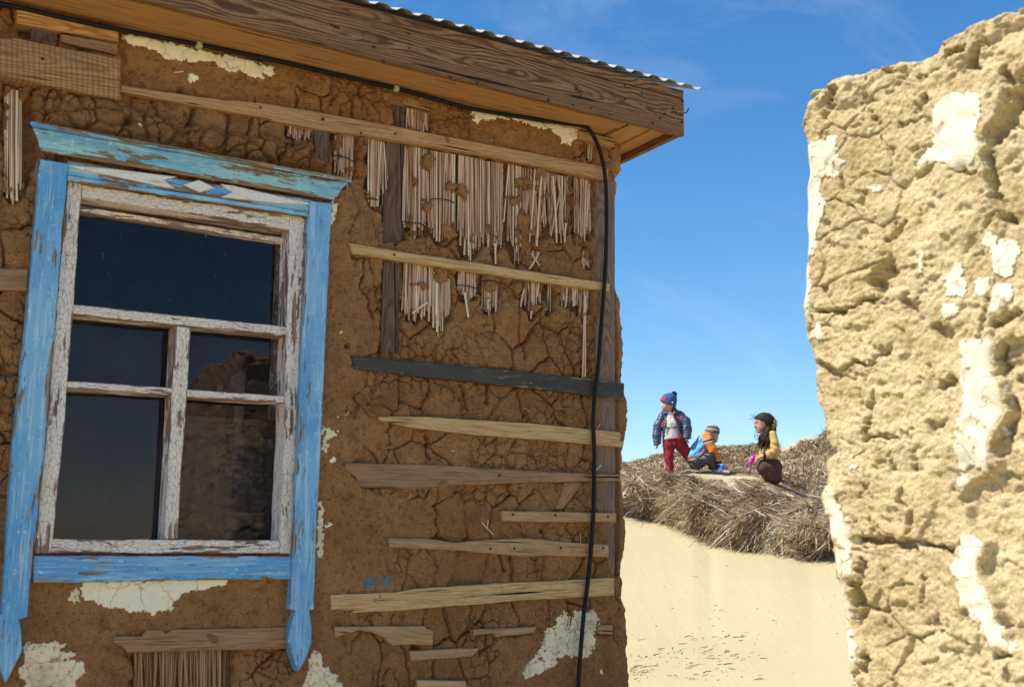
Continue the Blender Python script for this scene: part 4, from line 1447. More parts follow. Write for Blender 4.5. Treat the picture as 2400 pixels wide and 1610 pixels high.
# ================================================================== the ruined wall in front
RQ = np.array([0.756, 3.0, 0.0])
RR = np.array([0.585, -0.811, 0.0])
RN = np.array([-0.811, -0.585, 0.0])


def rpt(x, y):
    d = ray(x, y)
    t = (RQ @ RN) / (d @ RN)
    p = t * d
    return (p - RQ) @ RR, p[2] + EYE


def build_ruin():
    top = PX(9, [(60, 480), (95, 430), (150, 395), (178, 402), (185, 388), (240, 355), (330, 335), (420, 310), (440, 300), (500, 280), (540, 272), (600, 260), (650, 240), (680, 230), (700, 190), (760, 160), (770, 150), (830, 140), (850, 112), (900, 90), (950, 75), (1050, 32)])
    left = PX(9, [(65, 470), (40, 570), (75, 650), (82, 720), (65, 850), (60, 1000), (65, 1200), (45, 1400), (60, 1540)]) + PX(10, [(80, 50), (95, 200), (130, 330), (160, 440), (205, 505), (165, 525), (150, 540), (155, 700), (180, 850), (210, 980), (225, 1180), (245, 1350), (265, 1538)])
    TP = np.array([rpt(*p) for p in top])
    LP = np.array([rpt(*p) for p in left])
    zl, tl = LP[::-1, 1], LP[::-1, 0]
    L = lambda z: np.interp(z, zl, tl)
    tt = np.append(TP[:, 0], [TP[-1, 0] + 0.4, TP[-1, 0] + 1.6])
    tz = np.append(TP[:, 1], [TP[-1, 1] + 0.05, TP[-1, 1] - 0.25])
    T = lambda t: np.interp(t, tt, tz)
    L0 = TP[0, 0]
    thick, rad = 0.42, 0.055
    # path columns: (kind, position): back face, end face, corner, front face
    cols = []
    tf = np.concatenate([np.arange(0.0, 0.66, 0.0034), np.linspace(0.665, 2.2, 190)])
    for t in np.linspace(2.2, 0.1, 16):
        cols.append((t, thick, 0, 1))
    for e in np.linspace(thick - 0.02, rad + 0.01, 18):
        cols.append((0.0, e, -1, 0))
    for a in np.linspace(0, math.pi / 2, 14)[:-1]:
        cols.append((rad - rad * math.cos(a), rad - rad * math.sin(a), -math.cos(a), -math.sin(a)))
    for t in tf:
        cols.append((t + rad, 0.0, 0, -1))
    c = np.array(cols)
    nb = len(cols) - len(tf)
    zfr = np.concatenate([np.linspace(0, 0.24, 14)[:-1], np.linspace(0.24, 1, 560)])
    t0 = c[:, 0] + L0
    ztop = T(t0)
    VV, CC = np.meshgrid(zfr, np.arange(len(cols)), indexing='ij')
    Zg = VV * ztop[None, :]
    sh = (L(Zg) - L0) * np.clip(1 - c[:, 0][None] / 0.5, 0, 1) - rad * 0.25
    Tg = t0[None] + sh
    Eg = np.broadcast_to(c[:, 1][None], Tg.shape).copy()
    # photo coordinates of the front face, for the marks
    P = RQ + Tg[..., None] * RR - Eg[..., None] * RN
    P[..., 2] += Zg
    X, Y = to_px(P)
    arc = np.cumsum(np.concatenate([[0], np.hypot(np.diff(c[:, 0]), np.diff(c[:, 1]))]))[None] + 0 * Zg
    a, b = arc, Zg
    h = 0.022 * fbm(a * 4.5, b * 4.5, 201, 3) + 0.006 * fbm(a * 13, b * 15, 207, 5, 0.55)
    qx, qy = a + 0.05 * fbm(a * 8, b * 8, 211, 3), b + 0.05 * fbm(a * 8, b * 8, 217, 3)
    d1, d2, cid = voro(qx / 0.16, qy / 0.11, 33)
    act = sstep(-0.05, 0.2, fbm(a * 4, b * 4, 221, 3))
    h += 0.012 * (cid - 0.5) * act - 0.014 * (1 - sstep(0, 0.05, d2 - d1)) * sstep(0.0, 0.25, fbm(a * 4, b * 4, 223, 3))
    g1, g2, gid = voro((a + 0.03 * fbm(a * 14, b * 14, 213, 3)) / 0.062, (b + 0.03 * fbm(a * 14, b * 14, 219, 3)) / 0.045, 43)
    act2 = sstep(-0.05, 0.15, fbm(a * 5, b * 5, 225, 3))
    h += 0.008 * (gid - 0.5) * act2 * sstep(0, 0.12, g2 - g1)
    h -= 0.006 * np.abs(fbm(a * 21, b * 27, 229, 4))
    n1 = fbm(a * 42, b * 48, 227, 4, 0.6)
    h += 0.0040 * n1 - 0.008 * sstep(0.34, 0.5, fbm(a * 30, b * 34, 231, 3))
    h += 0.0034 * fbm(a * 110, b * 130, 233, 2)
    # top band is coarse and lumpy
    tb = np.clip(1 - (ztop[None] - Zg) / 0.14, 0, 1)
    h += tb * (0.022 * fbm(a * 22, b * 22, 241, 3) - 0.02 * sstep(0.05, 0.3, fbm(a * 15, b * 26, 243, 3)))
    wX, wY = X + 16 * fbm(a * 30, b * 30, 251, 5, 0.65), Y + 16 * fbm(a * 30, b * 30, 257, 5, 0.65)
    front = Eg < 0.03
    # clefts and hollows
    for k, pts, w, dp in (
            (9, [(100, 1408), (240, 1430), (330, 1390), (380, 1365), (430, 1310)], 12, .05), (9, [(400, 1290), (455, 1240)], 36, .075), (9, [(540, 1380), (580, 1410)], 24, .05), (9, [(1005, 440), (985, 540), (930, 630)], 30, .05),
            (9, [(895, 700), (905, 800), (925, 900)], 14, .05), (9, [(985, 310), (1005, 370)], 14, .05), (9, [(190, 430), (180, 530)], 18, .06), (9, [(975, 1000), (985, 1010)], 18, .05), (9, [(940, 1490), (1048, 1430)], 18, .05),
            (9, [(600, 470), (620, 460)], 16, .04), (9, [(385, 545), (400, 555)], 14, .03), (9, [(850, 215), (830, 300)], 16, .06), (9, [(790, 215), (700, 255)], 12, .05), (9, [(890, 190), (900, 190)], 22, .04),
            (9, [(780, 790), (835, 795)], 10, .03), (9, [(570, 815), (640, 770)], 10, .03), (9, [(500, 570), (600, 545)], 8, .025), (9, [(460, 1100), (510, 1030)], 14, .03), (9, [(930, 980), (870, 1060)], 7, .02), (9, [(930, 1290), (880, 1440), (870, 1568)], 9, .03),
            (9, [(680, 1500), (700, 1540)], 26, .04), (9, [(340, 890), (350, 930)], 12, .02), (9, [(590, 350), (690, 310)], 7, .03), (9, [(85, 1450), (90, 1540)], 8, .05),
            (10, [(300, 905), (400, 895), (470, 912), (560, 930)], 17, .07), (10, [(595, 915), (715, 940)], 13, .06), (10, [(300, 1170), (325, 1210), (290, 1260)], 30, .07), (10, [(330, 1430), (315, 1500)], 20, .06), (10, [(340, 1000), (318, 1080), (300, 1140)], 11, .05),
            (10, [(735, 160), (740, 175), (690, 190)], 22, .05), (10, [(945, 0), (930, 120)], 9, .04), (10, [(985, 250), (985, 320), (960, 420), (930, 450), (935, 500)], 18, .06), (10, [(350, 440), (400, 432), (480, 450)], 9, .035), (10, [(200, 150), (120, 110)], 22, .05),
            (10, [(230, 135), (300, 100), (390, 100), (440, 40)], 10, .04), (10, [(365, 240), (370, 350), (330, 390), (350, 430)], 9, .04), (10, [(640, 395), (670, 380)], 16, .04), (10, [(450, 540), (460, 590)], 11, .03), (10, [(515, 670), (505, 740)], 10, .03),
            (10, [(535, 770), (545, 880)], 12, .04), (10, [(910, 1430), (995, 1422)], 11, .05), (10, [(330, 640), (325, 690), (350, 650)], 6, .02), (10, [(375, 800), (370, 880)], 6, .02), (10, [(575, 575), (570, 580)], 14, .03), (10, [(980, 1480), (985, 1530)], 12, .03),
            (10, [(600, 1070), (600, 1200)], 10, .02), (10, [(385, 1200), (460, 1215)], 7, .02), (10, [(610, 1280), (710, 1300)], 5, .015), (10, [(240, 700), (255, 800)], 5, .015), (10, [(130, 300), (160, 420)], 7, .03), (10, [(1020, 160), (1036, 150)], 14, .03)):
        q = CR[k][2]
        d = segdist(wX, wY, PX(k, pts))
        h -= 0.68 * dp * np.exp(-(d / (w / q)) ** 4) * front
    # the skin has come away along the right: a lower level with a broken step
    low = inpoly(wX, wY, PX(9, [(1600, 300), (1048, 330), (1000, 420), (950, 560), (900, 650), (895, 750), (925, 900), (950, 1000), (1000, 1030), (1600, 1000)])).astype(float)
    low = np.maximum(low, inpoly(wX, wY, PX(10, [(1600, -30), (945, 0), (920, 140), (975, 260), (985, 300), (950, 430), (930, 560), (890, 620), (800, 640), (760, 700), (870, 900), (860, 1050), (990, 1380), (1600, 1500)])).astype(float))
    h -= 0.028 * blur(low, 2) * front
    RW = dict(T=Tg, Z=Zg, X=wX, Y=wY, h=h)
    nx_ = np.broadcast_to(c[:, 2][None], Tg.shape)
    ne_ = np.broadcast_to(c[:, 3][None], Tg.shape)
    tp, ep, zp = Tg + h * nx_, Eg + h * ne_, Zg
    # top cap
    rows_t, rows_e, rows_z = [tp], [ep], [zp]
    ctc = np.clip(c[:, 0], 0.14, None) + L0
    ncap = 14
    for k in range(1, ncap + 1):
        f = (k / ncap)
        tk, ek = tp[-1] * (1 - f) + ctc * f, ep[-1] * (1 - f) + thick / 2 * f
        zk = zp[-1] + 0.04 * math.sin(f * 1.3) * 0.5 + 0.035 * fbm(tk * 16, ek * 16, 261, 4) * min(1, f * 3)
        rows_t.append(tk[None]); rows_e.append(ek[None]); rows_z.append(zk[None])
    tA, eA, zA = np.concatenate(rows_t), np.concatenate(rows_e), np.concatenate(rows_z)
    V = RQ + tA[..., None] * RR - eA[..., None] * RN
    V[..., 2] += zA
    ny, nx = tA.shape
    base = RQ + (L0 + 0.3) * RR
    me = npmesh('ruin_wall', (V - base).reshape(-1, 3), gridfaces(ny, nx), attrs={'rough': np.ones(ny * nx)})
    ruin = obj('ruin_wall', me, M['ruin'], None, base)
    tag(ruin, 'broken sunlit mud wall with patches of limewash close on the right', 'wall')
    # limewash patches
    sl = slice(nb - 13, None)
    Tf, Zf, Xf, Yf, hf = Tg[:, sl], Zg[:, sl], wX[:, sl], wY[:, sl], h[:, sl]
    nxs, nes, es = nx_[:, sl], ne_[:, sl], Eg[:, sl]
    FL = [(9, [(640, 560), (660, 480), (720, 430), (760, 425), (840, 405), (875, 430), (890, 500), (870, 560), (880, 660), (860, 740), (830, 780), (770, 790), (740, 750), (700, 745), (640, 755), (570, 805), (590, 720), (620, 660), (640, 640)]),
          (9, [(-40, 640), (130, 650), (235, 630), (235, 690), (275, 750), (200, 800), (150, 830), (160, 950), (165, 1000), (130, 1110), (85, 1200), (90, 1250), (80, 1400), (60, 1480), (60, 1568), (-60, 1568)]),
          (9, [(345, 850), (420, 845), (405, 890), (345, 870)]), (9, [(345, 610), (375, 590), (385, 610), (355, 628)]), (9, [(390, 620), (415, 605), (415, 640)]),
          (9, [(890, 1070), (930, 1040), (940, 1120), (1040, 1100), (1048, 1200), (1000, 1290), (930, 1240), (880, 1120)]), (9, [(700, 1290), (780, 1190), (810, 1250), (800, 1340), (780, 1370), (720, 1330)]),
          (9, [(845, 1270), (940, 1265), (920, 1340), (880, 1370), (840, 1330)]), (9, [(900, 1400), (930, 1310), (1010, 1300), (1010, 1370), (940, 1480), (890, 1470)]), (9, [(580, 1170), (610, 1150), (620, 1200), (595, 1260)]), (9, [(700, 1400), (770, 1380), (780, 1440), (720, 1480)]),
          (9, [(85, 1480), (140, 1470), (170, 1560), (90, 1568)]), (10, [(770, -20), (930, -20), (920, 140), (970, 230), (980, 270), (950, 340), (960, 420), (910, 440), (890, 600), (870, 610), (860, 580), (760, 590), (750, 480), (770, 300)]),
          (10, [(720, 620), (780, 590), (800, 640), (760, 680), (725, 660)]), (10, [(770, 860), (880, 890), (860, 980), (850, 1060), (890, 1160), (930, 1240), (990, 1370), (1020, 1380), (1010, 1410), (930, 1430), (880, 1390), (850, 1280), (760, 1170), (735, 1060), (740, 940)]),
          (10, [(90, 540), (160, 545), (165, 640), (230, 680), (270, 850), (305, 900), (300, 1000), (325, 1060), (265, 1160), (285, 1350), (300, 1400), (290, 1640), (200, 1640), (150, 1180), (100, 700)]), (10, [(270, 810), (310, 790), (300, 830), (272, 835)]), (10, [(275, 570), (300, 560), (305, 590), (275, 600)])]
    for k, p in FL:
        m = inpoly(Xf, Yf, PX(k, p)) & (Zf < ztop[None, sl] - 0.03)

        def xf(s, o, z, i0=[0]):
            return None
        cell = m
        # offset copies on the curved front
        ii, jj = np.nonzero(cell)
        if len(ii) < 6:
            continue
        i0, i1, j0, j1 = ii.min(), ii.max() + 2, jj.min(), jj.max() + 2
        nxx, nee, ee = nxs[i0:i1, j0:j1], nes[i0:i1, j0:j1], es[i0:i1, j0:j1]

        def xf(s, o, z):
            q = RQ + (s + o * nxx)[..., None] * RR - (ee + o * nee)[..., None] * RN
            q[..., 2] += z
            return q - base
        sub = np.zeros(m.shape, bool)
        sub[i0:i1, j0:j1] = m[i0:i1, j0:j1]
        patch('plaster_flake', Tf[i0:i1, j0:j1], Zf[i0:i1, j0:j1], hf[i0:i1, j0:j1], np.pad(sub[i0:i1, j0:j1], 0), 0.003, M['ruin_lime'], ruin, xf)


def patch_full(*a):
    pass


_patch_orig = patch


def patch(name, S, Z, h, mask, off, mat, parent, xform, label=None):
    """same as above without trimming, for arrays already cut to size"""
    cell = mask[:-1, :-1] & mask[:-1, 1:] & mask[1:, 1:] & mask[1:, :-1]
    if cell.sum() < 2:
        return None
    ny, nx = S.shape
    hb = np.maximum(blur(h, 12), blur(h, 3) - 0.006)
    top = xform(S, hb + off, Z).reshape(-1, 3)
    bot = xform(S, hb - 0.012, Z).reshape(-1, 3)
    f = gridfaces(ny, nx, cell)
    idx = np.arange(ny * nx).reshape(ny, nx)
    pad = np.zeros((ny + 1, nx + 1), bool)
    pad[1:-1, 1:-1] = cell
    n0 = ny * nx
    rim = []
    for (a, b, cond) in (
            (idx[:-1, :-1], idx[:-1, 1:], cell & ~pad[:-2, 1:-1]), (idx[1:, 1:], idx[1:, :-1], cell & ~pad[2:, 1:-1]),
            (idx[1:, :-1], idx[:-1, :-1], cell & ~pad[1:-1, :-2]), (idx[:-1, 1:], idx[1:, 1:], cell & ~pad[1:-1, 2:])):
        A, B_ = a[cond], b[cond]
        rim.append(np.stack([A, A + n0, B_ + n0, B_], -1))
    V, F = compact(np.concatenate([top, bot]), np.concatenate([f] + rim))
    return obj(name, npmesh(name, V, F), mat, parent)


build_ruin()

# ================================================================== dry brush on the dune
def image_hit(x, y, r0=7.0, r1=24.0):
    """first point where a sight line meets the ground"""
    d = ray(x, y)
    a = math.atan2(d[0], d[1])
    r = np.arange(r0, r1, 0.02)
    gz = ground_z(r * math.sin(a), r * math.cos(a))
    lz = EYE + r * d[2] / math.hypot(d[0], d[1])
    i = np.argmax(lz <= gz)
    if lz[i] > gz[i]:
        i = len(r) - 1
    return np.array([r[i] * math.sin(a), r[i] * math.cos(a), gz[i]])


BARE = [PX(7, [(560, 775), (900, 770), (900, 815), (700, 835), (560, 820)]), PX(7, [(870, 845), (930, 830), (960, 900), (1000, 940), (1130, 950), (1250, 955), (1290, 935), (1380, 965), (1430, 1005), (1350, 1040), (1200, 1020), (1000, 970), (900, 900)]),
        PX(7, [(1480, 1095), (1620, 1120), (1640, 1180), (1500, 1160)]), PX(7, [(1560, 1240), (1720, 1270), (1720, 1350), (1600, 1330)]), PX(7, [(1180, 1000), (1300, 1020), (1280, 1050), (1180, 1040)]),
        PX(7, [(1290, 630), (1430, 470), (1700, 480), (1700, 515), (1500, 580), (1320, 660)])]


def bare_mask(x, y, z):
    X, Y = to_px(np.stack([x, y, z], -1))
    X = X + 10 * fbm(x * 6, y * 6, 301, 3)
    Y = Y + 8 * fbm(x * 6, y * 6, 307, 3)
    m = np.zeros(X.shape, bool)
    for p in BARE:
        m |= inpoly(X, Y, p)
    # drifted sand between the clumps, more of it to the right
    m |= (fbm(x * 2.6, y * 3.4, 311, 4) > 0.33 - 0.24 * sstep(1700, 1930, X)) & (np.hypot(x, y) < 16.0) & (np.hypot(x, y) > np.interp(X, COLS, FOOT_R) + 0.75)
    return m


def brush_base(r_in, r_out, bump, name, seed, overhang):
    """tangled body of the brush: the dune surface raised in clumps"""
    cp = np.arange(1290, 2260, 2.4)
    az = np.arctan2(cp - 1200, FPX)
    f = np.linspace(0, 1, 170)
    Fg, A = np.meshgrid(f, az, indexing='ij')
    col = np.broadcast_to(cp[None], A.shape)
    fr = np.interp(col, COLS, FOOT_R) if r_in is None else np.full(A.shape, r_in)
    R = fr - 0.03 + (r_out - fr) * Fg ** 1.3
    x, y = R * np.sin(A), R * np.cos(A)
    z = ground_z(x, y)
    edge = sstep(0, 0.06, Fg) * sstep(1.0, 0.9, Fg) * sstep(1290, 1370, col + 30 * fbm(x * 2, y * 2, 77, 2)) * sstep(2260, 2080, col + 80 * fbm(x * 2, y * 2, 79, 2))
    d1, d2, cid = voro(x / 0.5 + 0.4 * fbm(x, y, seed, 2), y / 0.6, seed)
    th = bump * (0.25 + 0.7 * (1 - np.clip(d1, 0, 1) ** 2) * (0.4 + cid)) + 0.4 * bump * fbm(x * 6, y * 6, seed + 2, 4) + 0.45 * bump * fbm(x * 2.3, y * 2.3, seed + 3, 3) + 0.35 * bump * fbm(x * 22, y * 22, seed + 4, 3)
    th = th * edge
    if r_in is None:
        th = th * (0.07 + 1.0 * np.exp(-np.clip((R - fr - 0.3) / 0.9, 0, 9) ** 2))
    bm_ = blur(bare_mask(x, y, z).astype(float), 3)
    th = th * (1 - bm_) - 0.12 * bm_ - 0.12 * (1 - edge)
    # undercut: the mass leans out over the sand
    lean = overhang * np.exp(-((R - fr - 0.26) / 0.17) ** 2) * (1 + 1.4 * fbm(x * 2.2, y * 2.2, seed + 6, 3))
    R2 = R - lean
    x2, y2 = R2 * np.sin(A), R2 * np.cos(A)
    V = np.stack([x2, y2, z + th], -1)
    tint = np.clip(0.22 + 0.35 * fbm(x * 16, y * 16, seed + 8, 4), 0, 0.6)  # base tinted darker than the strands: shade of the gaps put into colour
    return V, gridfaces(*A.shape), tint, th, bm_


def strands(P, D, L, W, droop, tint, lift=None):
    n = len(P)
    side = np.cross(D, rng.normal(size=(n, 3)))
    side /= np.linalg.norm(side, axis=1, keepdims=True) + 1e-9
    bend = rng.normal(size=(n, 3)) * 0.14
    V = []
    for t, w in ((0, 1.0), (0.5, 0.9), (1.0, 0.35)):
        c = P + D * (L * t)[:, None] + bend * (L * t * (1 - t) * 2)[:, None]
        c[:, 2] -= droop * t * t * L
        V += [c - side * (W * w)[:, None], c + side * (W * w)[:, None]]
    V = np.stack(V, 1).reshape(-1, 3)
    i = np.arange(n)[:, None] * 6
    F = np.concatenate([i + np.array([0, 1, 3, 2]), i + np.array([2, 3, 5, 4])])
    return V, F, np.repeat(tint, 6)


def build_brush(name, label, r_in, r_out, bump, overhang, n, Lr, Wr, seed, tmean, flow):
    V0, F0, t0, th, bare = brush_base(r_in, r_out, bump, name, seed, overhang)
    ny, nx = th.shape
    # roots spread evenly over the visible width, thinned on bare sand
    fi = rng.random(n * 2) ** 0.85 * (ny - 4) + 1
    fj = rng.random(n * 2) * (nx - 4) + 1
    ii, jj = fi.astype(int), fj.astype(int)
    cj = 1290 + 2.4 * jj
    ok = (rng.random(n * 2) > bare[ii, jj] * 0.985) & (rng.random(n * 2) < sstep(1290, 1370, cj)) & (rng.random(n * 2) < sstep(2260, 2060, cj))
    ii, jj = ii[ok][:n], jj[ok][:n]
    P = V0[ii, jj] + rng.normal(size=(len(ii), 3)) * 0.015
    g = np.stack([np.gradient(V0[..., 0], axis=1), np.gradient(V0[..., 1], axis=1), np.gradient(V0[..., 2], axis=1)], -1)
    q = np.stack([np.gradient(V0[..., 0], axis=0), np.gradient(V0[..., 1], axis=0), np.gradient(V0[..., 2], axis=0)], -1)
    nrm = np.cross(g, q)
    nrm /= np.linalg.norm(nrm, axis=2, keepdims=True) + 1e-9
    nn = nrm[ii, jj]
    nn *= np.sign(nn[:, 2:3] + 1e-6)
    ang = flow[0] + flow[1] * rng.normal(size=len(ii)) + 1.6 * fbm(P[:, 0] * 1.3, P[:, 1] * 1.3, seed + 12, 3)
    tang = np.stack([np.cos(ang), np.sin(ang), np.zeros(len(ii))], -1)
    tang[:, 2] = -(tang * nn).sum(1) / np.maximum(nn[:, 2], 0.15)
    tang[:, 2] = np.clip(tang[:, 2], -0.55, 0.45)
    tang /= np.linalg.norm(tang, axis=1, keepdims=True)
    D = tang + nn * np.abs(rng.normal(size=(len(ii), 1))) * (0.05 if r_in is None else 0.04) + rng.normal(size=(len(ii), 3)) * 0.075
    D /= np.linalg.norm(D, axis=1, keepdims=True)
    L = rng.uniform(*Lr, len(ii)) * np.where(rng.random(len(ii)) < 0.02, 2.0, 1)
    if r_in is None:
        back = np.hypot(P[:, 0], P[:, 1]) - np.interp(1200 + FPX * P[:, 0] / P[:, 1], COLS, FOOT_R)
        L = L * np.where(back > 1.3, 0.55, 1.0)
        P[:, 2] -= 0.03 * (back > 1.3)
    W = rng.uniform(*Wr, len(ii)) / 2
    clump = fbm(P[:, 0] * 3, P[:, 1] * 3, seed + 14, 3)
    tn = np.clip(tmean + 0.27 * rng.normal(size=len(ii)) + 0.45 * clump, 0, 1)
    V1, F1, t1 = strands(P, D, L, W, rng.uniform(0.0, 0.3, len(ii)), tn)
    V = np.concatenate([V0.reshape(-1, 3), V1])
    F = np.concatenate([F0, F1 + V0.shape[0] * V0.shape[1]])
    o = obj(name, npmesh(name, V, F, smooth=False, attrs={'tint': np.concatenate([t0.reshape(-1), t1])}), M['twig'])
    tag(o, label, 'brush', kind='stuff')


build_brush('dry_brush', 'tangled heap of dry brush overhanging the sand below the children', None, 16.6, 0.19, 0.44, 150000, (0.06, 0.26), (0.003, 0.008), 401, 0.54, (3.5, 0.75))
build_brush('dry_brush', 'brown brush covering the dune behind the children', 16.9, 22.2, 0.10, 0.0, 115000, (0.05, 0.16), (0.004, 0.010), 431, 0.36, (4.4, 0.5))


def build_litter():
    P, D, L, W = [], [], [], []
    def add(k, x, y, ang, ln, w=0.006):
        p = image_hit(*PX(k, [(x, y)])[0])
        P.append(p + np.array([0, 0, 0.004]))
        D.append((math.cos(ang), math.sin(ang) * 0.9, 0.10))
        L.append(ln)
        W.append(w)
    for i in range(330):
        x = 150 + 1000 * random.random() ** 1.5
        y = 1150 + 380 * random.random()
        if y < 1330 - 0.24 * (x - 150) * (0.6 + 0.5 * random.random()):
            continue
        cl = vnoise(np.array([x / 75.0]), np.array([y / 50.0]), 77)[0]
        if cl < random.uniform(-0.3, 0.3):
            continue
        add(11, x, y, random.gauss(0.5, 0.8), random.uniform(0.012, 0.075), random.uniform(0.003, 0.009))
    for x, y, a, l in ((940, 1190, 0, .11), (570, 1190, 0, .07), (620, 1210, -0.8, .07), (525, 1245, 0.1, .07), (330, 1330, .6, .1), (230, 1425, .1, .1), (800, 1440, -1.2, .1), (700, 1490, .8, .12), (780, 1360, 0, .06), (820, 950, 2, .06), (830, 990, -1, .09), (610, 720, -.2, .06), (650, 730, .1, .03),
                       (1240, 1065, -1, .06), (1270, 1090, .8, .06), (1110, 1510, 0, .05), (750, 1050, .4, .03), (890, 645, 0, .02), (1000, 1180, .5, .1), (1130, 1165, .3, .08), (870, 1400, 0, .07), (600, 1430, .7, .14), (210, 1210, .5, .09)):
        add(11, x, y, a, l, 0.007)
    for i in range(60):
        add(11, random.uniform(150, 1750), random.uniform(330 + 250, 1500), random.uniform(0, 3), random.uniform(0.008, 0.02), 0.006)
    P, D, L, W = np.array(P), np.array(D), np.array(L), np.array(W)
    V, F, t = strands(P, D, L, W / 2, np.zeros(len(P)), rng.random(len(P)))
    o = obj('litter', npmesh('litter', V, F, smooth=False, attrs={'tint': t}), M['litter'])
    tag(o, 'bits of twig and straw scattered over the sand', 'litter', kind='stuff')


build_litter()


# ================================================================== the three children
def sdf_eval(prims, P, k):
    d = None
    for p in prims:
        typ = p[0]
        if typ == 'c':
            _, a, b, ra, rb, ys = p
            a, b = np.array(a, float), np.array(b, float)
            q = P - a
            ba = b - a
            q = q * np.array([1, 1 / ys, 1])
            ba = ba * np.array([1, 1 / ys, 1])
            t = np.clip((q @ ba) / (ba @ ba + 1e-12), 0, 1)
            e = np.linalg.norm(q - t[..., None] * ba, axis=-1) - (ra + (rb - ra) * t)
        else:
            _, c, r, tilt = p
            q = P - np.array(c, float)
            if tilt:
                cs, sn = math.cos(tilt), math.sin(tilt)
                q = np.stack([q[..., 0] * cs + q[..., 2] * sn, q[..., 1], -q[..., 0] * sn + q[..., 2] * cs], -1)
            r = np.array(r, float)
            l = np.linalg.norm(q / r, axis=-1)
            e = (l - 1) * r.min() * (0.5 + 0.5 * (r.mean() / r.min()))
        if d is None:
            d = e
        else:
            hh = np.clip(0.5 + 0.5 * (d - e) / k, 0, 1)
            d = d * (1 - hh) + e * hh - k * hh * (1 - hh)
    return d


def surface_nets(D, org, vox):
    nx, ny, nz = D.shape
    s = D < 0
    cnt = sum(s[i:nx - 1 + i, j:ny - 1 + j, k:nz - 1 + k].astype(np.int8) for i in (0, 1) for j in (0, 1) for k in (0, 1))
    act = (cnt > 0) & (cnt < 8)
    idx = np.full(act.shape, -1)
    ai = np.argwhere(act)
    idx[act] = np.arange(len(ai))
    acc = np.zeros((len(ai), 3))
    num = np.zeros(len(ai))
    cor = [(i, j, k) for i in (0, 1) for j in (0, 1) for k in (0, 1)]
    for a in cor:
        for b in cor:
            if sum(b) - sum(a) == 1 and all(y >= x for x, y in zip(a, b)):
                va = D[ai[:, 0] + a[0], ai[:, 1] + a[1], ai[:, 2] + a[2]]
                vb = D[ai[:, 0] + b[0], ai[:, 1] + b[1], ai[:, 2] + b[2]]
                m = (va < 0) != (vb < 0)
                t = np.where(m, va / np.where(m, va - vb, 1), 0)
                p = np.array(a) + t[:, None] * (np.array(b) - np.array(a))
                acc += p * m[:, None]
                num += m
    V = (ai + acc / num[:, None]) * vox + org
    F = []
    for ax in range(3):
        o1, o2 = [(1, 2), (2, 0), (0, 1)][ax]
        A = [slice(1, -1)] * 3
        s0, s1 = [slice(1, n - 1) for n in D.shape], [slice(1, n - 1) for n in D.shape]
        s0[ax], s1[ax] = slice(0, D.shape[ax] - 1), slice(1, D.shape[ax])
        e = s[tuple(s0)] != s[tuple(s1)]
        w = np.argwhere(e)
        off = np.array([1, 1, 1])
        off[ax] = 0
        w = w + off
        flip = s[tuple((w).T)]
        u1, u2 = np.eye(3, dtype=int)[o1], np.eye(3, dtype=int)[o2]
        g = lambda q: idx[tuple(q.T)]
        f = np.stack([g(w - u1 - u2), g(w - u2), g(w), g(w - u1)], -1)
        f[~flip] = f[~flip][:, ::-1]
        F.append(f[(f >= 0).all(1)])
    return V, np.concatenate(F)


def soft(prims, vox=0.008, k=0.02, cut=None, dent=None):
    pts = []
    for p in prims:
        if p[0] == 'c':
            r = max(p[3], p[4]) + 0.02
            r3 = np.array([r, r * max(1, p[5]), r])
            pts += [np.array(p[1]) - r3, np.array(p[1]) + r3, np.array(p[2]) - r3, np.array(p[2]) + r3]
        else:
            r = max(p[2]) + 0.02
            pts += [np.array(p[1]) - r, np.array(p[1]) + r]
    lo, hi = np.min(pts, 0), np.max(pts, 0)
    n = np.ceil((hi - lo) / vox).astype(int) + 2
    ax = [lo[i] + vox * np.arange(n[i]) for i in range(3)]
    P = np.stack(np.meshgrid(*ax, indexing='ij'), -1)
    D = sdf_eval(prims, P, k)
    if dent is not None:
        D = D + dent(P)
    if cut is not None:
        D = np.maximum(D, cut(P))
    return surface_nets(D, lo, vox)


def hand_prims(w, d, n, s=1.0, curl=0.5, left=1):
    """palm, four unequal fingers in two bent joints, and a thumb from the side of the palm"""
    d = Vector(d).normalized()
    n = Vector(n).normalized()
    sd = d.cross(n).normalized() * left
    w = Vector(w)
    pr = []
    for i in range(4):
        off = sd * (i - 1.5) * 0.0135 * s
        base = w + d * 0.052 * s + off
        pr.append(('c', tuple(w + off * 0.6), tuple(base), 0.0115 * s, 0.0088 * s, 1))
        L = (0.021, 0.025, 0.023, 0.018)[i] * s
        d1 = (d - n * curl * 0.7).normalized()
        d2 = (d - n * curl * 1.9).normalized()
        m = base + d1 * L
        pr.append(('c', tuple(base), tuple(m), 0.0078 * s, 0.0068 * s, 1))
        pr.append(('c', tuple(m), tuple(m + d2 * L * 1.1), 0.0066 * s, 0.0052 * s, 1))
    tb = w + d * 0.012 * s - sd * 0.018 * s
    t1 = tb + (d * 0.6 - sd * 0.7 - n * 0.2).normalized() * 0.026 * s
    t2 = t1 + (d * 0.9 - sd * 0.15 - n * 0.4 * curl).normalized() * 0.022 * s
    pr += [('c', tuple(tb), tuple(t1), 0.0105 * s, 0.008 * s, 1), ('c', tuple(t1), tuple(t2), 0.008 * s, 0.0058 * s, 1)]
    return pr


def join(parts):
    V, F, o = [], [], 0
    for v, f in parts:
        V.append(v)
        F.append(f + o)
        o += len(v)
    return np.concatenate(V), np.concatenate(F)


def skin_mat(c):
    return mat_plain('skin', c, 0.55, 0.12, 30, 0.1, 0.002, 0.35)


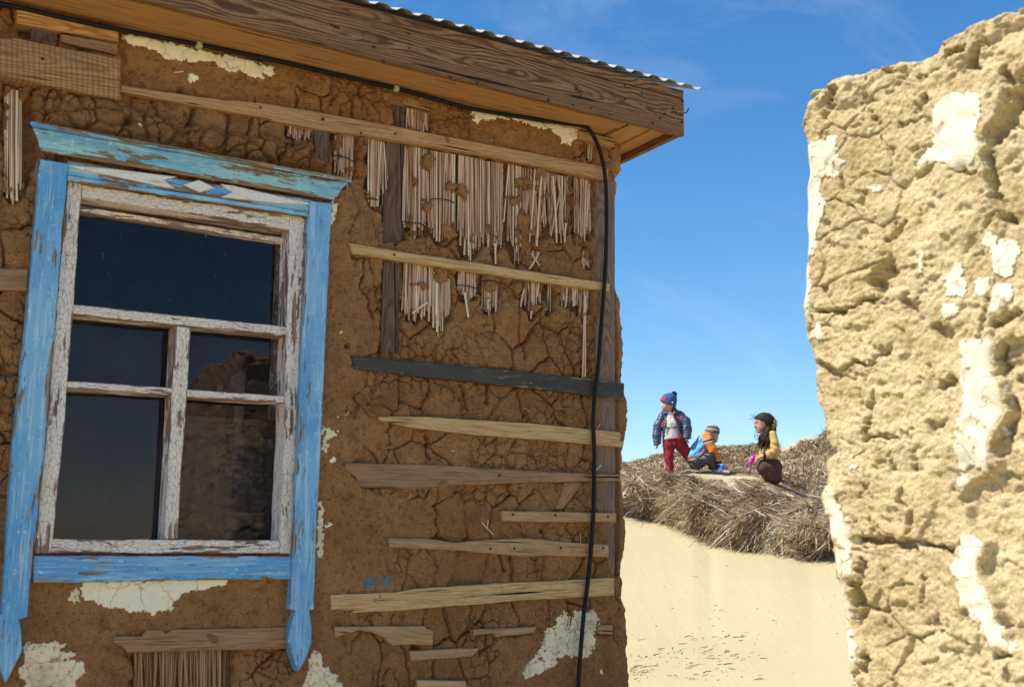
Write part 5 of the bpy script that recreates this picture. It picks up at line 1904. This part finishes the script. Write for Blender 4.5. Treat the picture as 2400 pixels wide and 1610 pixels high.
SKIN = skin_mat((0.52, 0.275, 0.17))
DARKM = mat_plain('dark_feature', (0.02, 0.012, 0.01), 0.5, 0.1)
LIPM = mat_plain('lip', (0.36, 0.12, 0.09), 0.5, 0.1)
WHITE_EYE = mat_plain('eye_white', (0.7, 0.66, 0.62), 0.4, 0.05)


def cloth(name, c, rough=0.8, scale=60, var=0.18, bump=0.5, **kw):
    return mat_plain(name, c, rough, var, scale, bump, 0.004, 0.25, **kw)


def person(px8, py8, label):
    gx, gy = PX(8, [(px8, py8)])[0]
    p = image_hit(gx, gy, 13.6, 16.6)
    k = (p[1] * ct + (p[2] - EYE) * st) / FPX / 6.272
    p = p + np.array([0, 0, 0.02])
    rz = -math.atan2(p[0], p[1])
    return p, k, rz


def piece(name, VF, mats, parent, matf=None, label=None, smooth=True):
    V, F = VF
    idx = None
    if matf is not None:
        idx = matf(V[F].mean(1)).astype(np.int32)
    me = npmesh(name, V, F, smooth, idx)
    o = obj(name, me, mats, parent)
    if label:
        o['label'] = label
    return o


def text_mesh(s, size):
    cu = bpy.data.curves.new('print', 'FONT')
    cu.body = s
    cu.size = size
    cu.align_x, cu.align_y = 'CENTER', 'CENTER'
    cu.offset = size * 0.03
    tmp = bpy.data.objects.new('print_curve', cu)
    COL.objects.link(tmp)
    dg = bpy.context.evaluated_depsgraph_get()
    me = bpy.data.meshes.new_from_object(tmp.evaluated_get(dg))
    bpy.data.objects.remove(tmp)
    bpy.data.curves.remove(cu)
    return me


from mathutils.bvhtree import BVHTree


def drape(me, target, org, ex, ez, view, off=0.003):
    """lay a flat mesh (x, y) on to a garment along a direction"""
    V, F = target
    tree = BVHTree.FromPolygons([tuple(v) for v in V], [tuple(map(int, f)) for f in F])
    org, ex, ez, view = Vector(org), Vector(ex), Vector(ez), Vector(view).normalized()
    for v in me.vertices:
        p = org + ex * v.co.x + ez * v.co.y
        hit = tree.ray_cast(p - view * 0.6, view)
        q = hit[0] if hit[0] is not None else p
        v.co = q - view * off
    return me


# ---------------------------------------------------------------- standing boy
pA, kA, rA = person(450, 1350, '')


def A(cx, cy, y=0.0):
    return ((cx - 450) * kA, y, (1352 - cy) * kA)


def C(f, *a, ys=1.0):
    """chain of tapered capsules: (x, y, depth, radius)..."""
    out = []
    for p, q in zip(a[:-1], a[1:]):
        out.append(('c', f(*p[:3]), f(*q[:3]), p[3], q[3], ys))
    return out


face_A = [('e', A(440, 300), (.084, .072, .100), 0), ('e', A(400, 350), (.054, .052, .062), 0.2), ('e', A(385, 392), (.026, .03, .022), 0), ('e', A(352, 340, -.004), (.013, .012, .013), 0), ('c', A(362, 312, 0), A(350, 338, 0), .009, .011, 1),
          ('e', A(366, 372, 0), (.014, .02, .010), 0), ('e', A(405, 352, -.040), (.024, .016, .024), 0), ('e', A(490, 345, -.066), (.016, .010, .022), 0)]
body_A = face_A + C(A, (450, 400, 0, .036), (460, 470, .01, .042)) + C(A, (475, 500, .02, .075), (490, 700, .02, .085), (490, 850, .02, .085)) + C(A, (340, 500, .01, .035), (275, 700, -.01, .032), (268, 880, -.03, .026)) \
    + C(A, (630, 495, .01, .035), (700, 650, 0, .032), (702, 800, -.03, .026)) + C(A, (440, 860, 0, .06), (432, 1100, 0, .046), (440, 1330, 0, .034)) + C(A, (580, 860, .02, .06), (700, 1050, .06, .046), (810, 1220, .1, .034))
hands_A = [soft(hand_prims(A(268, 880, -.03), (0, -.05, -1), (1, -.3, 0), .9, .5), 0.003, 0.006), soft(hand_prims(A(702, 800, -.03), (0, -.05, -1), (-1, -.3, 0), .9, .5, -1), 0.003, 0.006)]
boyA = piece('person', join([soft(body_A, 0.0065, 0.014)] + hands_A), [SKIN], None)
boyA.location, boyA.rotation_euler = tuple(pA), (0, 0, rA)
tag(boyA, 'standing child in blue bobble hat, open navy puffer jacket and red trousers on the dune', 'person')
# eyes, brow, mouth
for nm, c, r, m in (('eye', A(372, 303, -.050), (.008, .006, .006), DARKM), ('eye', A(349, 303, .006), (.006, .008, .006), DARKM), ('eyebrow', A(375, 288, -.047), (.017, .008, .0045), DARKM), ('mouth', A(360, 378, -.010), (.011, .017, .007), LIPM), ('nostril', A(352, 350, -.012), (.006, .006, .005), DARKM)):
    piece(nm, soft([('e', c, r, 0)], 0.0025, 0.003), [m], boyA)
NAVY = cloth('blue_knit', (0.035, 0.085, 0.215), 0.9, 130)
hatl = lambda P: (P[..., 2] - A(0, 268)[2]) - (P[..., 0] - A(338, 0)[0]) * (A(0, 372)[2] - A(0, 268)[2]) / (A(530, 0)[0] - A(338, 0)[0])
hat_A = soft([('e', A(446, 275), (.104, .092, .112), 0.45), ('e', A(490, 225), (.07, .07, .07), 0)], 0.006, 0.03, cut=lambda P: -hatl(P), dent=lambda P: 0.004 * np.sin((P[..., 0] * 0.8 + P[..., 2]) * 170) * (P[..., 0] > A(470, 0)[0]))
hat = piece('hat', hat_A, [NAVY], boyA)
piece('hat_cuff', soft([('e', A(446, 275), (.110, .097, .117), 0.45)], 0.006, 0.02, cut=lambda P: np.maximum(-hatl(P), hatl(P) - 0.05)), [cloth('blue_rib', (0.04, 0.095, 0.23), 0.9, 160)], hat)
pom = rng.normal(size=(1100, 3))
pom /= np.linalg.norm(pom, axis=1, keepdims=True)
Vp, Fp, _ = strands(np.array(A(530, 165)) + pom * 0.012, pom, np.full(1100, 0.029), np.full(1100, 0.0022), np.full(1100, 0.05), np.zeros(1100))
piece('pompom', join([(Vp, Fp), soft([('e', A(530, 165), (.032, .032, .032), 0)], 0.006, 0.01)]), [cloth('blue_wool', (0.012, 0.03, 0.10), 0.95, 60)], hat)
vw = (0.72, 0.69, -0.05)
num = drape(text_mesh('48', 0.068), soft([('e', A(446, 275), (.112, .099, .119), 0.45)], 0.006, 0.02), A(384, 238, -.06), (0.69, -0.72, -0.30), (0.1, -0.1, 1.0), vw, 0.002)
obj('hat_number', num, cloth('red_print', (0.62, 0.02, 0.05), 0.7), hat)
piece('badge', soft([('e', A(503, 300, -.090), (.010, .006, .010), 0)], 0.003, 0.003), [cloth('white_badge', (0.75, 0.75, 0.78))], hat)
# shirt
shirtVF = soft(C(A, (470, 490, .015, .09), (480, 640, .0, .108), (485, 845, 0, .118), ys=.8), 0.008, 0.02, cut=lambda P: np.maximum(A(0, 835)[2] + 0.10 * (P[..., 0] - A(480, 0)[0]) - P[..., 2], P[..., 2] - A(0, 455)[2]),
               dent=lambda P: 0.004 * np.sin(P[..., 0] * 60 + P[..., 2] * 35) + 0.005 * fbm(P[..., 0] * 30, P[..., 2] * 14 + 3, 501, 2))
shirt = piece('shirt', shirtVF, [cloth('white_jersey', (0.55, 0.50, 0.48), 0.85), cloth('blue_trim', (0.03, 0.13, 0.55))], boyA, lambda c: c[:, 2] > A(0, 480)[2])
obj('shirt_print', drape(text_mesh('DAYTON', 0.037), shirtVF, A(487, 675), (1, 0, 0.02), (0, 0, 1), (0, 1, 0)), DARKM, shirt)


def quadgrid(x0, y0, x1, y1, n=6):
    V = [((x0 + (x1 - x0) * i / n), (y0 + (y1 - y0) * j / n), 0) for j in range(n + 1) for i in range(n + 1)]
    return npmesh('print', V, gridfaces(n + 1, n + 1))


for (x0, y0, x1, y1), c in (((-.022, .0, .022, .05), (0.75, 0.68, 0.12)), ((-.026, -.022, .026, -.004), (0.15, 0.5, 0.5)), ((-.02, .018, .014, .026), (0.75, 0.2, 0.3))):
    obj('shirt_print', drape(quadgrid(x0, y0, x1, y1), shirtVF, A(480, 600, 0), (1, 0, 0), (0, 0, 1), (0, 1, 0), 0.003 + (0.001 if c[1] < .3 else 0)), cloth('print_ink', c), shirt)
# jacket
JN = mat_plain('navy_nylon', (0.040, 0.055, 0.092), 0.42, 0.35, 34, 0.7, 0.006, 0.5)
JR = cloth('red_trim', (0.62, 0.06, 0.04))
JL = mat_plain('grey_lining', (0.12, 0.13, 0.16), 0.7, 0.2, 30)
edgeL = lambda z: np.interp(z, [A(0, 880)[2], A(0, 700)[2], A(0, 520)[2], A(0, 430)[2]], [A(368, 0)[0], A(392, 0)[0], A(418, 0)[0], A(425, 0)[0]])
edgeR = lambda z: np.interp(z, [A(0, 880)[2], A(0, 790)[2], A(0, 600)[2], A(0, 500)[2], A(0, 430)[2]], [A(655, 0)[0], A(602, 0)[0], A(545, 0)[0], A(505, 0)[0], A(520, 0)[0]])


def jacket_cut(P):
    open_ = np.maximum(np.maximum(edgeL(P[..., 2]) - P[..., 0], P[..., 0] - edgeR(P[..., 2])), P[..., 1] - 0.02)
    inner = sdf_eval(C(A, (470, 500, .02, .09), (485, 640, .01, .112), (500, 860, .01, .123), ys=.8), P, 0.02)
    hem = A(0, 878)[2] - P[..., 2]
    return np.maximum(np.maximum(-open_, -inner), np.where(np.abs(P[..., 0] - A(490, 0)[0]) < 0.19, hem, -1))


puff = lambda P: -0.005 * np.abs(np.sin((P[..., 2] + 0.12 * P[..., 0] + 0.05 * fbm(P[..., 0] * 9, P[..., 2] * 9, 513, 2)) * 84)) - 0.004 * fbm(P[..., 0] * 26, P[..., 2] * 26, 511, 2)
jack = soft(C(A, (480, 500, .02, .105), (490, 640, .01, .130), (505, 870, .01, .142), ys=.8) + C(A, (400, 470, .02, .06), (560, 465, .02, .06)), 0.007, 0.03, cut=jacket_cut, dent=puff)
slvL = soft(C(A, (352, 492, .015, .052), (285, 640, 0, .058), (262, 780, -.02, .055), (268, 915, -.035, .046)), 0.007, 0.02, dent=puff, cut=lambda P: A(0, 918)[2] - P[..., 2] + 0.3 * (P[..., 0] - A(268, 0)[0]))
slvR = soft(C(A, (610, 480, .015, .056), (690, 580, 0, .06), (708, 700, -.03, .058), (700, 822, -.05, .052)), 0.007, 0.02, dent=puff, cut=lambda P: A(0, 832)[2] - P[..., 2] - 0.2 * (P[..., 0] - A(700, 0)[0]))
colr = soft(C(A, (528, 372, .0, .020), (548, 420, -.03, .024), (520, 470, -.07, .018)) + C(A, (528, 372, .0, .020), (470, 400, .07, .022), (400, 425, .05, .020), (352, 428, .0, .016), (385, 455, -.05, .018)), 0.006, 0.012)
jacket = piece('jacket', join([jack, slvL, slvR, colr]), [JN, JR], boyA,
               lambda c: ((np.abs(c[:, 0] - edgeR(c[:, 2])) < 0.007) & (c[:, 1] < -0.05) & (c[:, 2] < A(0, 640)[2])) | ((np.abs(c[:, 0] - A(512, 0)[0]) < 0.014) & (c[:, 2] < A(0, 430)[2]) & (c[:, 2] > A(0, 470)[2]) & (c[:, 1] < -.03)))
for pts, r in (([(575, 520), (605, 550)], .0085), ([(632, 522), (607, 552)], .0085), ([(608, 550), (612, 595)], .005), ([(362, 585), (350, 620), (345, 660)], .0095)):
    pr = C(A, *[(x, y, -.12 if x > 500 else -.105, r) for x, y in pts])
    piece('jacket_trim', soft(pr, 0.004, 0.004), [JR], jacket)
piece('cuff_lining', soft([('e', A(268, 918, -.035), (.036, .034, .008), 0.2)], 0.004, 0.004), [JL], jacket)
piece('cuff_lining', soft([('e', A(700, 834, -.05), (.042, .040, .008), -0.15)], 0.004, 0.004), [JL], jacket)
TR = cloth('red_fleece', (0.265, 0.018, 0.028), 0.85, 50)
fold = lambda P: -0.006 * np.sin(P[..., 2] * 55 + P[..., 0] * 40) * np.clip((0.35 - P[..., 2]) * 4, 0.1, 1) - 0.006 * fbm(P[..., 0] * 24, P[..., 2] * 16, 521, 3)
trA = soft(C(A, (440, 850, .02, .082), (435, 930, .01, .078), (428, 1100, 0, .062), (440, 1335, 0, .056)) + C(A, (580, 850, .02, .086), (620, 930, .03, .080), (705, 1050, .06, .068), (800, 1215, .10, .056)) + C(A, (440, 835, .02, .085), (570, 835, .02, .09)), 0.007, 0.02, dent=fold,
           cut=lambda P: np.maximum(A(0, 1340)[2] - P[..., 2], P[..., 2] - A(0, 800)[2]))
piece('trousers', trA, [TR, cloth('pale_stripe', (0.6, 0.5, 0.5))], boyA, lambda c: (np.abs(c[:, 1] + 0.015) < 0.008) & (c[:, 0] < A(400, 0)[0]) & (c[:, 2] < A(0, 900)[2]))
for cx, cy, y in ((440, 1345, -.02), (815, 1238, .08)):
    piece('shoe', soft(C(A, (cx, cy - 8, y + .03, .036), (cx - 15, cy, y - .07, .030)) + [('e', A(cx - 8, cy + 12, y - .02), (.038, .10, .016), 0)], 0.006, 0.015), [cloth('dark_shoe', (0.03, 0.026, 0.026))], boyA)

# ---------------------------------------------------------------- crouching boy
pB, kB, rB = person(1000, 1300, '')


def Bq(cx, cy, y=0.0):
    return ((cx - 1000) * kB, y, (1302 - cy) * kB)


body_B = [('e', Bq(1078, 745), (.085, .076, .088), 0.3), ('e', Bq(1110, 825), (.045, .05, .050), -.2), ('e', Bq(1150, 812, 0), (.012, .012, .016), 0), ('e', Bq(1118, 868), (.026, .03, .020), 0), ('e', Bq(1065, 815, -.066), (.014, .012, .02), 0)] \
    + C(Bq, (1050, 800, 0, .04), (1000, 820, 0, .045)) + C(Bq, (985, 850, 0, .07), (900, 980, 0, .085), (850, 1110, 0, .09)) + C(Bq, (1005, 840, -.10, .034), (1085, 1010, -.12, .03), (1170, 1165, -.09, .021)) \
    + C(Bq, (1005, 840, .10, .034), (1075, 1010, .12, .03), (1120, 1165, .05, .021)) + C(Bq, (855, 1140, -.07, .06), (1065, 1110, -.11, .048), (1090, 1250, -.04, .032)) + C(Bq, (855, 1140, .07, .06), (1050, 1105, .11, .048), (1060, 1240, .07, .032))
hB = [soft(hand_prims(Bq(1172, 1168, -.09), (0.25, .1, -1), (.4, -.8, 0), .85, .8), 0.003, 0.006), soft(hand_prims(Bq(1122, 1168, .05), (0.2, -.2, -1), (.4, -.8, 0), .85, .8, -1), 0.003, 0.006)]
boyB = piece('person', join([soft(body_B, 0.0065, 0.014)] + hB), [SKIN], None)
boyB.location, boyB.rotation_euler = tuple(pB), (0, 0, rB)
tag(boyB, 'child crouching to the blue shoes, in striped beanie and blue hoodie with orange sleeves', 'person')
piece('eye', soft([('e', Bq(1138, 795, -.036), (.008, .006, .005), 0)], 0.0025, 0.003), [DARKM], boyB)
piece('mouth', soft([('e', Bq(1138, 848, -.01), (.008, .014, .004), 0)], 0.0025, 0.003), [LIPM], boyB)
bl = lambda P: (P[..., 2] - Bq(0, 757)[2]) - (P[..., 0] - Bq(965, 0)[0]) * (Bq(0, 815)[2] - Bq(0, 757)[2]) / (Bq(1180, 0)[0] - Bq(965, 0)[0])
hatB = soft([('e', Bq(1078, 722), (.101, .092, .090), 0.22)], 0.0055, 0.02, cut=lambda P: -bl(P) - 0.004, dent=lambda P: 0.003 * np.sin(bl(P) * 210 + 2 * np.sin(P[..., 0] * 25)))
HB = [cloth('beanie_cream', (0.46, 0.42, 0.36)), cloth('beanie_dark', (0.045, 0.035, 0.04)), cloth('beanie_grey', (0.2, 0.18, 0.18)), cloth('beanie_brown', (0.17, 0.10, 0.08)), cloth('beanie_sand', (0.32, 0.27, 0.2))]
seq = np.array([4, 2, 0, 3, 1, 4, 1, 0, 2, 1, 3, 1, 0, 1, 4, 0, 2, 0])


def stripes(c):
    v = bl(c) + 0.006 * np.sin(c[:, 0] * 30 + 1)
    return seq[np.clip((v / 0.0108).astype(int), 0, len(seq) - 1)]


piece('hat', hatB, HB, boyB, stripes)
SKY_ = cloth('light_blue_fleece', (0.14, 0.35, 0.62), 0.9, 40)
ORG = cloth('orange_fleece', (0.62, 0.185, 0.022), 0.9, 40)
foldB = lambda P: -0.006 * np.sin((P[..., 2] * 0.9 - P[..., 0] * 0.7) * 62) * np.clip(1.2 * fbm(P[..., 0] * 9, P[..., 2] * 9, 531, 2) + .5, 0, 1)
hoodVF = soft(C(Bq, (1000, 800, 0, .062), (960, 860, 0, .098), (890, 990, 0, .112), (840, 1085, 0, .118), (830, 1150, 0, .112), ys=1.1), 0.007, 0.03, dent=foldB, cut=lambda P: Bq(0, 1148)[2] + 0.1 * (P[..., 0] - Bq(800, 0)[0]) - P[..., 2])
hem = lambda c: c[:, 2] - Bq(0, 1148)[2] - 0.1 * (c[:, 0] - Bq(800, 0)[0])


def hood_mat(c):
    m = np.zeros(len(c), int)
    hh = hem(c)
    m[hh < .042] = 1
    m[(hh < .030) & (hh > .016)] = 2
    m[hh < .012] = 3
    return m


hood = piece('hoodie', hoodVF, [SKY_, cloth('charcoal_band', (0.05, 0.04, 0.04)), ORG, cloth('white_band', (0.66, 0.64, 0.62))], boyB, hood_mat)
piece('hoodie_collar', soft(C(Bq, (965, 765, 0, .018), (1005, 785, -.075, .020), (1065, 815, -.06, .016)) + C(Bq, (965, 765, 0, .018), (1005, 785, .075, .018), (1065, 815, .06, .016)), 0.006, 0.01), [cloth('blue_rib_collar', (0.06, 0.22, 0.55))], hood)
for sg in (-1, 1):
    pr = C(Bq, (985, 805, .075 * sg, .060), (1010, 860, .105 * sg, .064), (1075, 1000, .118 * sg, .056), (1165, 1165, (.09 if sg < 0 else .055) * (1 if sg > 0 else 1) * sg, .042))
    sv = soft(pr, 0.0065, 0.02, dent=lambda P: -0.004 * np.sin((P[..., 2] - P[..., 0] * .4) * 95) * (P[..., 2] < Bq(0, 1010)[2]) - .004 * fbm(P[..., 0] * 25, P[..., 2] * 25, 541, 2), cut=lambda P: Bq(0, 1172)[2] - P[..., 2])

    def sm_(c):
        v = c[:, 2] - 0.28 * (c[:, 0] - Bq(1000, 0)[0])
        z = lambda y: Bq(0, y)[2]
        m = np.zeros(len(c), int)
        m[(v < z(842)) & (v > z(858))] = 1
        m[(v < z(866)) & (v > z(884))] = 2
        m[(v < z(890)) & (v > z(908))] = 3
        return m
    piece('sleeve', sv, [ORG, cloth('lilac_band', (0.35, 0.4, 0.62)), cloth('dark_band', (0.03, 0.015, 0.01)), cloth('white_sleeve_band', (0.72, 0.68, 0.62))], hood, sm_)
    piece('cuff', soft(C(Bq, (1166, 1168, (-.09 if sg < 0 else .055), .033), (1174, 1190, (-.09 if sg < 0 else .055), .030)), 0.005, 0.01), [cloth('dark_cuff', (0.03, 0.025, 0.035))], hood)
piece('pocket_trim', soft(C(Bq, (950, 1000, -.135, .008), (930, 1045, -.138, .009), (888, 1080, -.136, .008)), 0.004, 0.006), [ORG], hood)
TRB = mat_plain('black_nylon', (0.022, 0.020, 0.028), 0.45, 0.3, 30, 0.6, 0.006, 0.5)
fB = lambda P: -0.010 * np.sin((P[..., 2] * 1.0 + P[..., 0] * 0.55) * 75 + 3 * fbm(P[..., 0] * 8, P[..., 2] * 8, 551, 2)) * .8
piece('trousers', soft(C(Bq, (835, 1120, 0, .105), (840, 1175, 0, .10)) + C(Bq, (850, 1160, -.05, .085), (1055, 1110, -.11, .066), (1080, 1240, -.05, .050)) + C(Bq, (850, 1160, .05, .085), (1045, 1105, .11, .066), (1050, 1230, .07, .050)) + C(Bq, (870, 1200, -.05, .06), (850, 1282, -.06, .025)), 0.0065, 0.02, dent=fB,
                       cut=lambda P: Bq(0, 1298)[2] - P[..., 2]), [TRB], boyB)
SHB = cloth('royal_blue_shoe', (0.012, 0.11, 0.62), 0.6, 50)
for cx, y in ((1095, .03), (1192, -.07)):
    sh = piece('shoe', soft(C(Bq, (cx - 18, 1240, y + .04, .034), (cx + 8, 1262, y - .05, .034)) + [('e', Bq(cx, 1285, y - .01), (.050, .085, .018), 0)], 0.005, 0.015, cut=lambda P: Bq(0, 1302)[2] - P[..., 2]), [SHB, cloth('pale_sole', (0.5, 0.52, 0.55))], boyB, lambda c: c[:, 2] < Bq(0, 1292)[2])
    piece('strap', soft(C(Bq, (cx - 36, 1212, y - .03, .009), (cx + 10, 1222, y - .06, .010), (cx + 46, 1238, y - .02, .009)), 0.004, 0.006), [cloth('pale_blue_strap', (0.3, 0.5, 0.8))], sh)

# ---------------------------------------------------------------- kneeling girl
pG, kG, rG = person(1900, 1470, '')


def G(cx, cy, y=0.0):
    return ((cx - 1900) * kG, y, (1478 - cy) * kG)


q_ = kG / 0.00083
body_G = [('e', G(1855, 585), (.100 * q_, .078, .100 * q_), -.1), ('e', G(1805, 640), (.056 * q_, .058, .080 * q_), .25), ('e', G(1792, 722), (.028, .032, .022), .2), ('c', G(1752, 612), G(1736, 652), .009, .012, 1), ('e', G(1738, 660), (.013, .014, .011), 0), ('e', G(1762, 700), (.015, .020, .011), 0),
          ('e', G(1825, 660, -.045), (.032, .016, .034), 0), ('e', G(1897, 606, -.076), (.017, .010, .030), .1), ('e', G(1745, 580), (.03, .045, .03), 0)] \
    + C(G, (1870, 720, 0, .040), (1900, 800, 0, .045)) + C(G, (1930, 850, 0, .075), (1910, 1000, 0, .085), (1900, 1170, 0, .095)) + C(G, (1980, 800, -.10, .036), (2000, 1030, -.14, .033), (1850, 1098, -.15, .026), (1730, 1140, -.11, .021)) \
    + C(G, (1975, 800, .10, .036), (1960, 1030, .12, .033), (1800, 1085, .05, .026), (1715, 1100, -.04, .021)) + C(G, (1900, 1180, 0, .10), (1930, 1330, 0, .12), (1990, 1420, 0, .06))
hG = [soft(hand_prims(G(1738, 1138, -.112), (-1, .2, -.55), (0.1, -.6, .8), 1.0, .75), 0.003, 0.006), soft(hand_prims(G(1722, 1098, -.04), (-1, -.15, -.6), (0.1, -.6, .8), 1.0, .75, -1), 0.003, 0.006)]
girl = piece('person', join([soft(body_G, 0.0065, 0.014)] + hG), [SKIN], None)
girl.location, girl.rotation_euler = tuple(pG), (0, 0, rG)
tag(girl, 'kneeling girl with long dark windblown hair, mustard jacket and brown skirt on the dune', 'person')
for nm, c, r, m in (('eye', G(1765, 612, -.046), (.011, .008, .0045), DARKM), ('eye', G(1738, 612, .01), (.007, .010, .0045), DARKM), ('eyebrow', G(1765, 592, -.048), (.017, .008, .004), DARKM), ('mouth', G(1755, 708, -.012), (.010, .018, .005), LIPM), ('nostril', G(1742, 672, -.010), (.006, .006, .004), DARKM)):
    piece(nm, soft([('e', c, r, 0)], 0.0025, 0.003), [m], girl)
HAIR = mat_plain('dark_hair', (0.026, 0.012, 0.008), 0.6, 0.5, 40, 0.6, 0.004, 0.25, stretch=(8, 8, 1))
facecut = lambda P: -sdf_eval([('e', G(1772, 672), (.098 * q_, .3, .104 * q_), .25)], P, .01)
comb = lambda P: -0.004 * np.sin(P[..., 1] * 190 + P[..., 0] * 60 + 40 * P[..., 2])
hair_vf = [soft([('e', G(1862, 572), (.112 * q_, .090, .104 * q_), -.1), ('e', G(1930, 600), (.075, .085, .10), 0)], 0.006, 0.03, cut=facecut, dent=comb),
           soft(C(G, (1925, 690, -.06, .034), (1895, 780, -.10, .034), (1850, 860, -.11, .030), (1805, 985, -.12, .008)) + C(G, (1900, 760, -.10, .026), (1905, 880, -.13, .022), (1885, 985, -.135, .006)) + C(G, (1840, 770, -.07, .026), (1800, 830, -.09, .022), (1775, 930, -.09, .008))
                + C(G, (1900, 700, .05, .04), (1850, 800, .05, .035), (1790, 900, .04, .012)) + C(G, (1960, 600, 0, .06), (1960, 720, .02, .05)), 0.006, 0.014, dent=comb)]
hv, hf = join(hair_vf)
fn = np.cross(hv[hf[:, 1]] - hv[hf[:, 0]], hv[hf[:, 2]] - hv[hf[:, 0]])
fn /= np.linalg.norm(fn, axis=1, keepdims=True) + 1e-9
sel = rng.integers(0, len(hf), 1700)
cen, nn_ = hv[hf[sel]].mean(1), fn[sel]
nn_ *= np.sign(((cen - np.array(G(1880, 620))) * nn_).sum(1, keepdims=True) + 1e-9)
dr = np.stack([0.45 + 0.25 * rng.normal(size=1700), 0.2 * rng.normal(size=1700), -1 + 0.2 * rng.normal(size=1700)], -1)
dr[cen[:, 2] < G(0, 700)[2]] *= np.array([-0.5, 1, 1])
dr -= (dr * nn_).sum(1, keepdims=True) * nn_
dr /= np.linalg.norm(dr, axis=1, keepdims=True) + 1e-9
dr += nn_ * 0.02
sv_, sf_, _ = strands(cen, dr, rng.uniform(0.03, 0.08, 1700), np.full(1700, 0.0016), np.full(1700, 0.15), np.zeros(1700))
hair = piece('hair', join([(hv, hf), (sv_, sf_)]), [HAIR], girl)
for pts in ([(1722, 640, -.02), (1738, 700, -.03), (1760, 740, -.03), (1800, 745, -.04)], [(1800, 750, -.05), (1740, 750, -.06), (1722, 725, -.06)], [(1790, 790, -.06), (1745, 800, -.07), (1760, 770, -.07)], [(1722, 760, -.06), (1718, 820, -.07), (1745, 850, -.07), (1775, 840, -.07)], [(1790, 860, -.08), (1760, 910, -.08), (1745, 895, -.08)],
            [(1740, 525, -.02), (1690, 535, -.03), (1640, 548, -.03)], [(1745, 510, 0), (1700, 500, 0), (1660, 480, 0)], [(1745, 505, .02), (1720, 480, .02), (1680, 470, .02)], [(1770, 950, -.09), (1755, 965, -.09), (1745, 970, -.09)], [(1790, 880, -.09), (1770, 920, -.1), (1775, 960, -.1)]):
    tp_ = smooth_path([G(*p) for p in pts], 6)
    tube('hair_wisp', tp_, 0.0058, HAIR, hair, 5, taper=np.linspace(1.0, 0.25, len(tp_)))
MUS = cloth('mustard_cotton', (0.46, 0.30, 0.10), 0.8, 40, bump=0.4)
NVC = cloth('navy_cuff', (0.012, 0.014, 0.035))
fG = lambda P: -0.005 * np.sin((P[..., 2] + .5 * P[..., 0]) * 70) * np.clip(.4 + 1.5 * fbm(P[..., 0] * 8, P[..., 2] * 8, 561, 2), 0, 1)
jk = soft(C(G, (1945, 800, 0, .068), (1925, 900, 0, .092 * q_), (1905, 1050, 0, .108 * q_), (1895, 1140, 0, .112 * q_), ys=1.0) + C(G, (1965, 800, -.085, .05), (1960, 800, .085, .05)), 0.007, 0.03, dent=fG, cut=lambda P: np.maximum(G(0, 1160)[2] - P[..., 2], P[..., 2] - G(0, 735)[2]))
sl1 = soft(C(G, (1975, 790, -.095, .052), (2000, 920, -.13, .052), (2000, 1025, -.145, .052), (1930, 1075, -.155, .048), (1845, 1095, -.15, .042)), 0.0065, 0.02, dent=lambda P: -0.005 * np.sin((P[..., 2] * 1.0 + P[..., 0] * .6) * 85) * (P[..., 2] < G(0, 900)[2]) - .003 * fbm(P[..., 0] * 25, P[..., 2] * 25, 571, 2), cut=lambda P: G(1832, 0)[0] - P[..., 0])
sl2 = soft(C(G, (1970, 790, .095, .052), (1960, 1020, .12, .05), (1810, 1085, .05, .042)), 0.0075, 0.02, cut=lambda P: G(1800, 0)[0] - P[..., 0])
cg = [soft(C(G, (1925, 735, sg * .05, .013), (1985, 640, sg * .055, .012), (2015, 580, sg * .05, .010)) + C(G, (1960, 740, sg * .045, .013), (2020, 640, sg * .03, .011), (2025, 590, sg * .03, .009)), 0.005, 0.02) for sg in (-1, 1)]
jg = piece('jacket', join([jk, sl1, sl2] + cg), [MUS, NVC], girl, lambda c: (c[:, 0] < G(1868, 0)[0]) & (c[:, 1] < -.09) & (c[:, 2] < G(0, 1050)[2]) & (c[:, 2] > G(0, 1150)[2]))
piece('blouse', soft([('e', G(1800, 830, -.02), (.035, .05, .06), 0)], 0.006, 0.01), [cloth('pale_pink_blouse', (0.62, 0.42, 0.5))], girl)
sk = soft(C(G, (1895, 1165, 0, .108 * q_), (1915, 1250, 0, .140 * q_), (1945, 1340, 0, .125 * q_), (2010, 1430, 0, .065 * q_), ys=1.05) + [('e', G(1830, 1270, -.05), (.075, .11, .085), 0)], 0.007, 0.03,
          dent=lambda P: -0.004 * fbm(P[..., 0] * 60, P[..., 2] * 60, 581, 3) - .006 * np.sin((P[..., 2] + P[..., 0]) * 40), cut=lambda P: P[..., 2] - G(0, 1150)[2])
piece('skirt', sk, [cloth('brown_fleece', (0.075, 0.038, 0.030), 0.95, 90, 0.35, 0.9)], girl)
# pink cloth in her hands: held, so a thing of its own
PK = cloth('magenta_cloth', (0.62, 0.01, 0.36), 0.7, 50)
pk = soft(C(G, (1700, 1095, -.10, .016), (1678, 1140, -.115, .024), (1645, 1195, -.115, .020), (1632, 1225, -.11, .008)) + C(G, (1632, 1225, -.11, .006), (1636, 1262, -.11, .0055), (1630, 1305, -.11, .005)), 0.0045, 0.01, dent=lambda P: -0.0015 * np.sin(P[..., 2] * 110 + P[..., 0] * 90))
pko = piece('pink_cloth', pk, [PK], None)
pko.location, pko.rotation_euler = tuple(pG), (0, 0, rG)
tag(pko, 'bright magenta cloth dangling from the kneeling girl\'s hands', 'cloth')
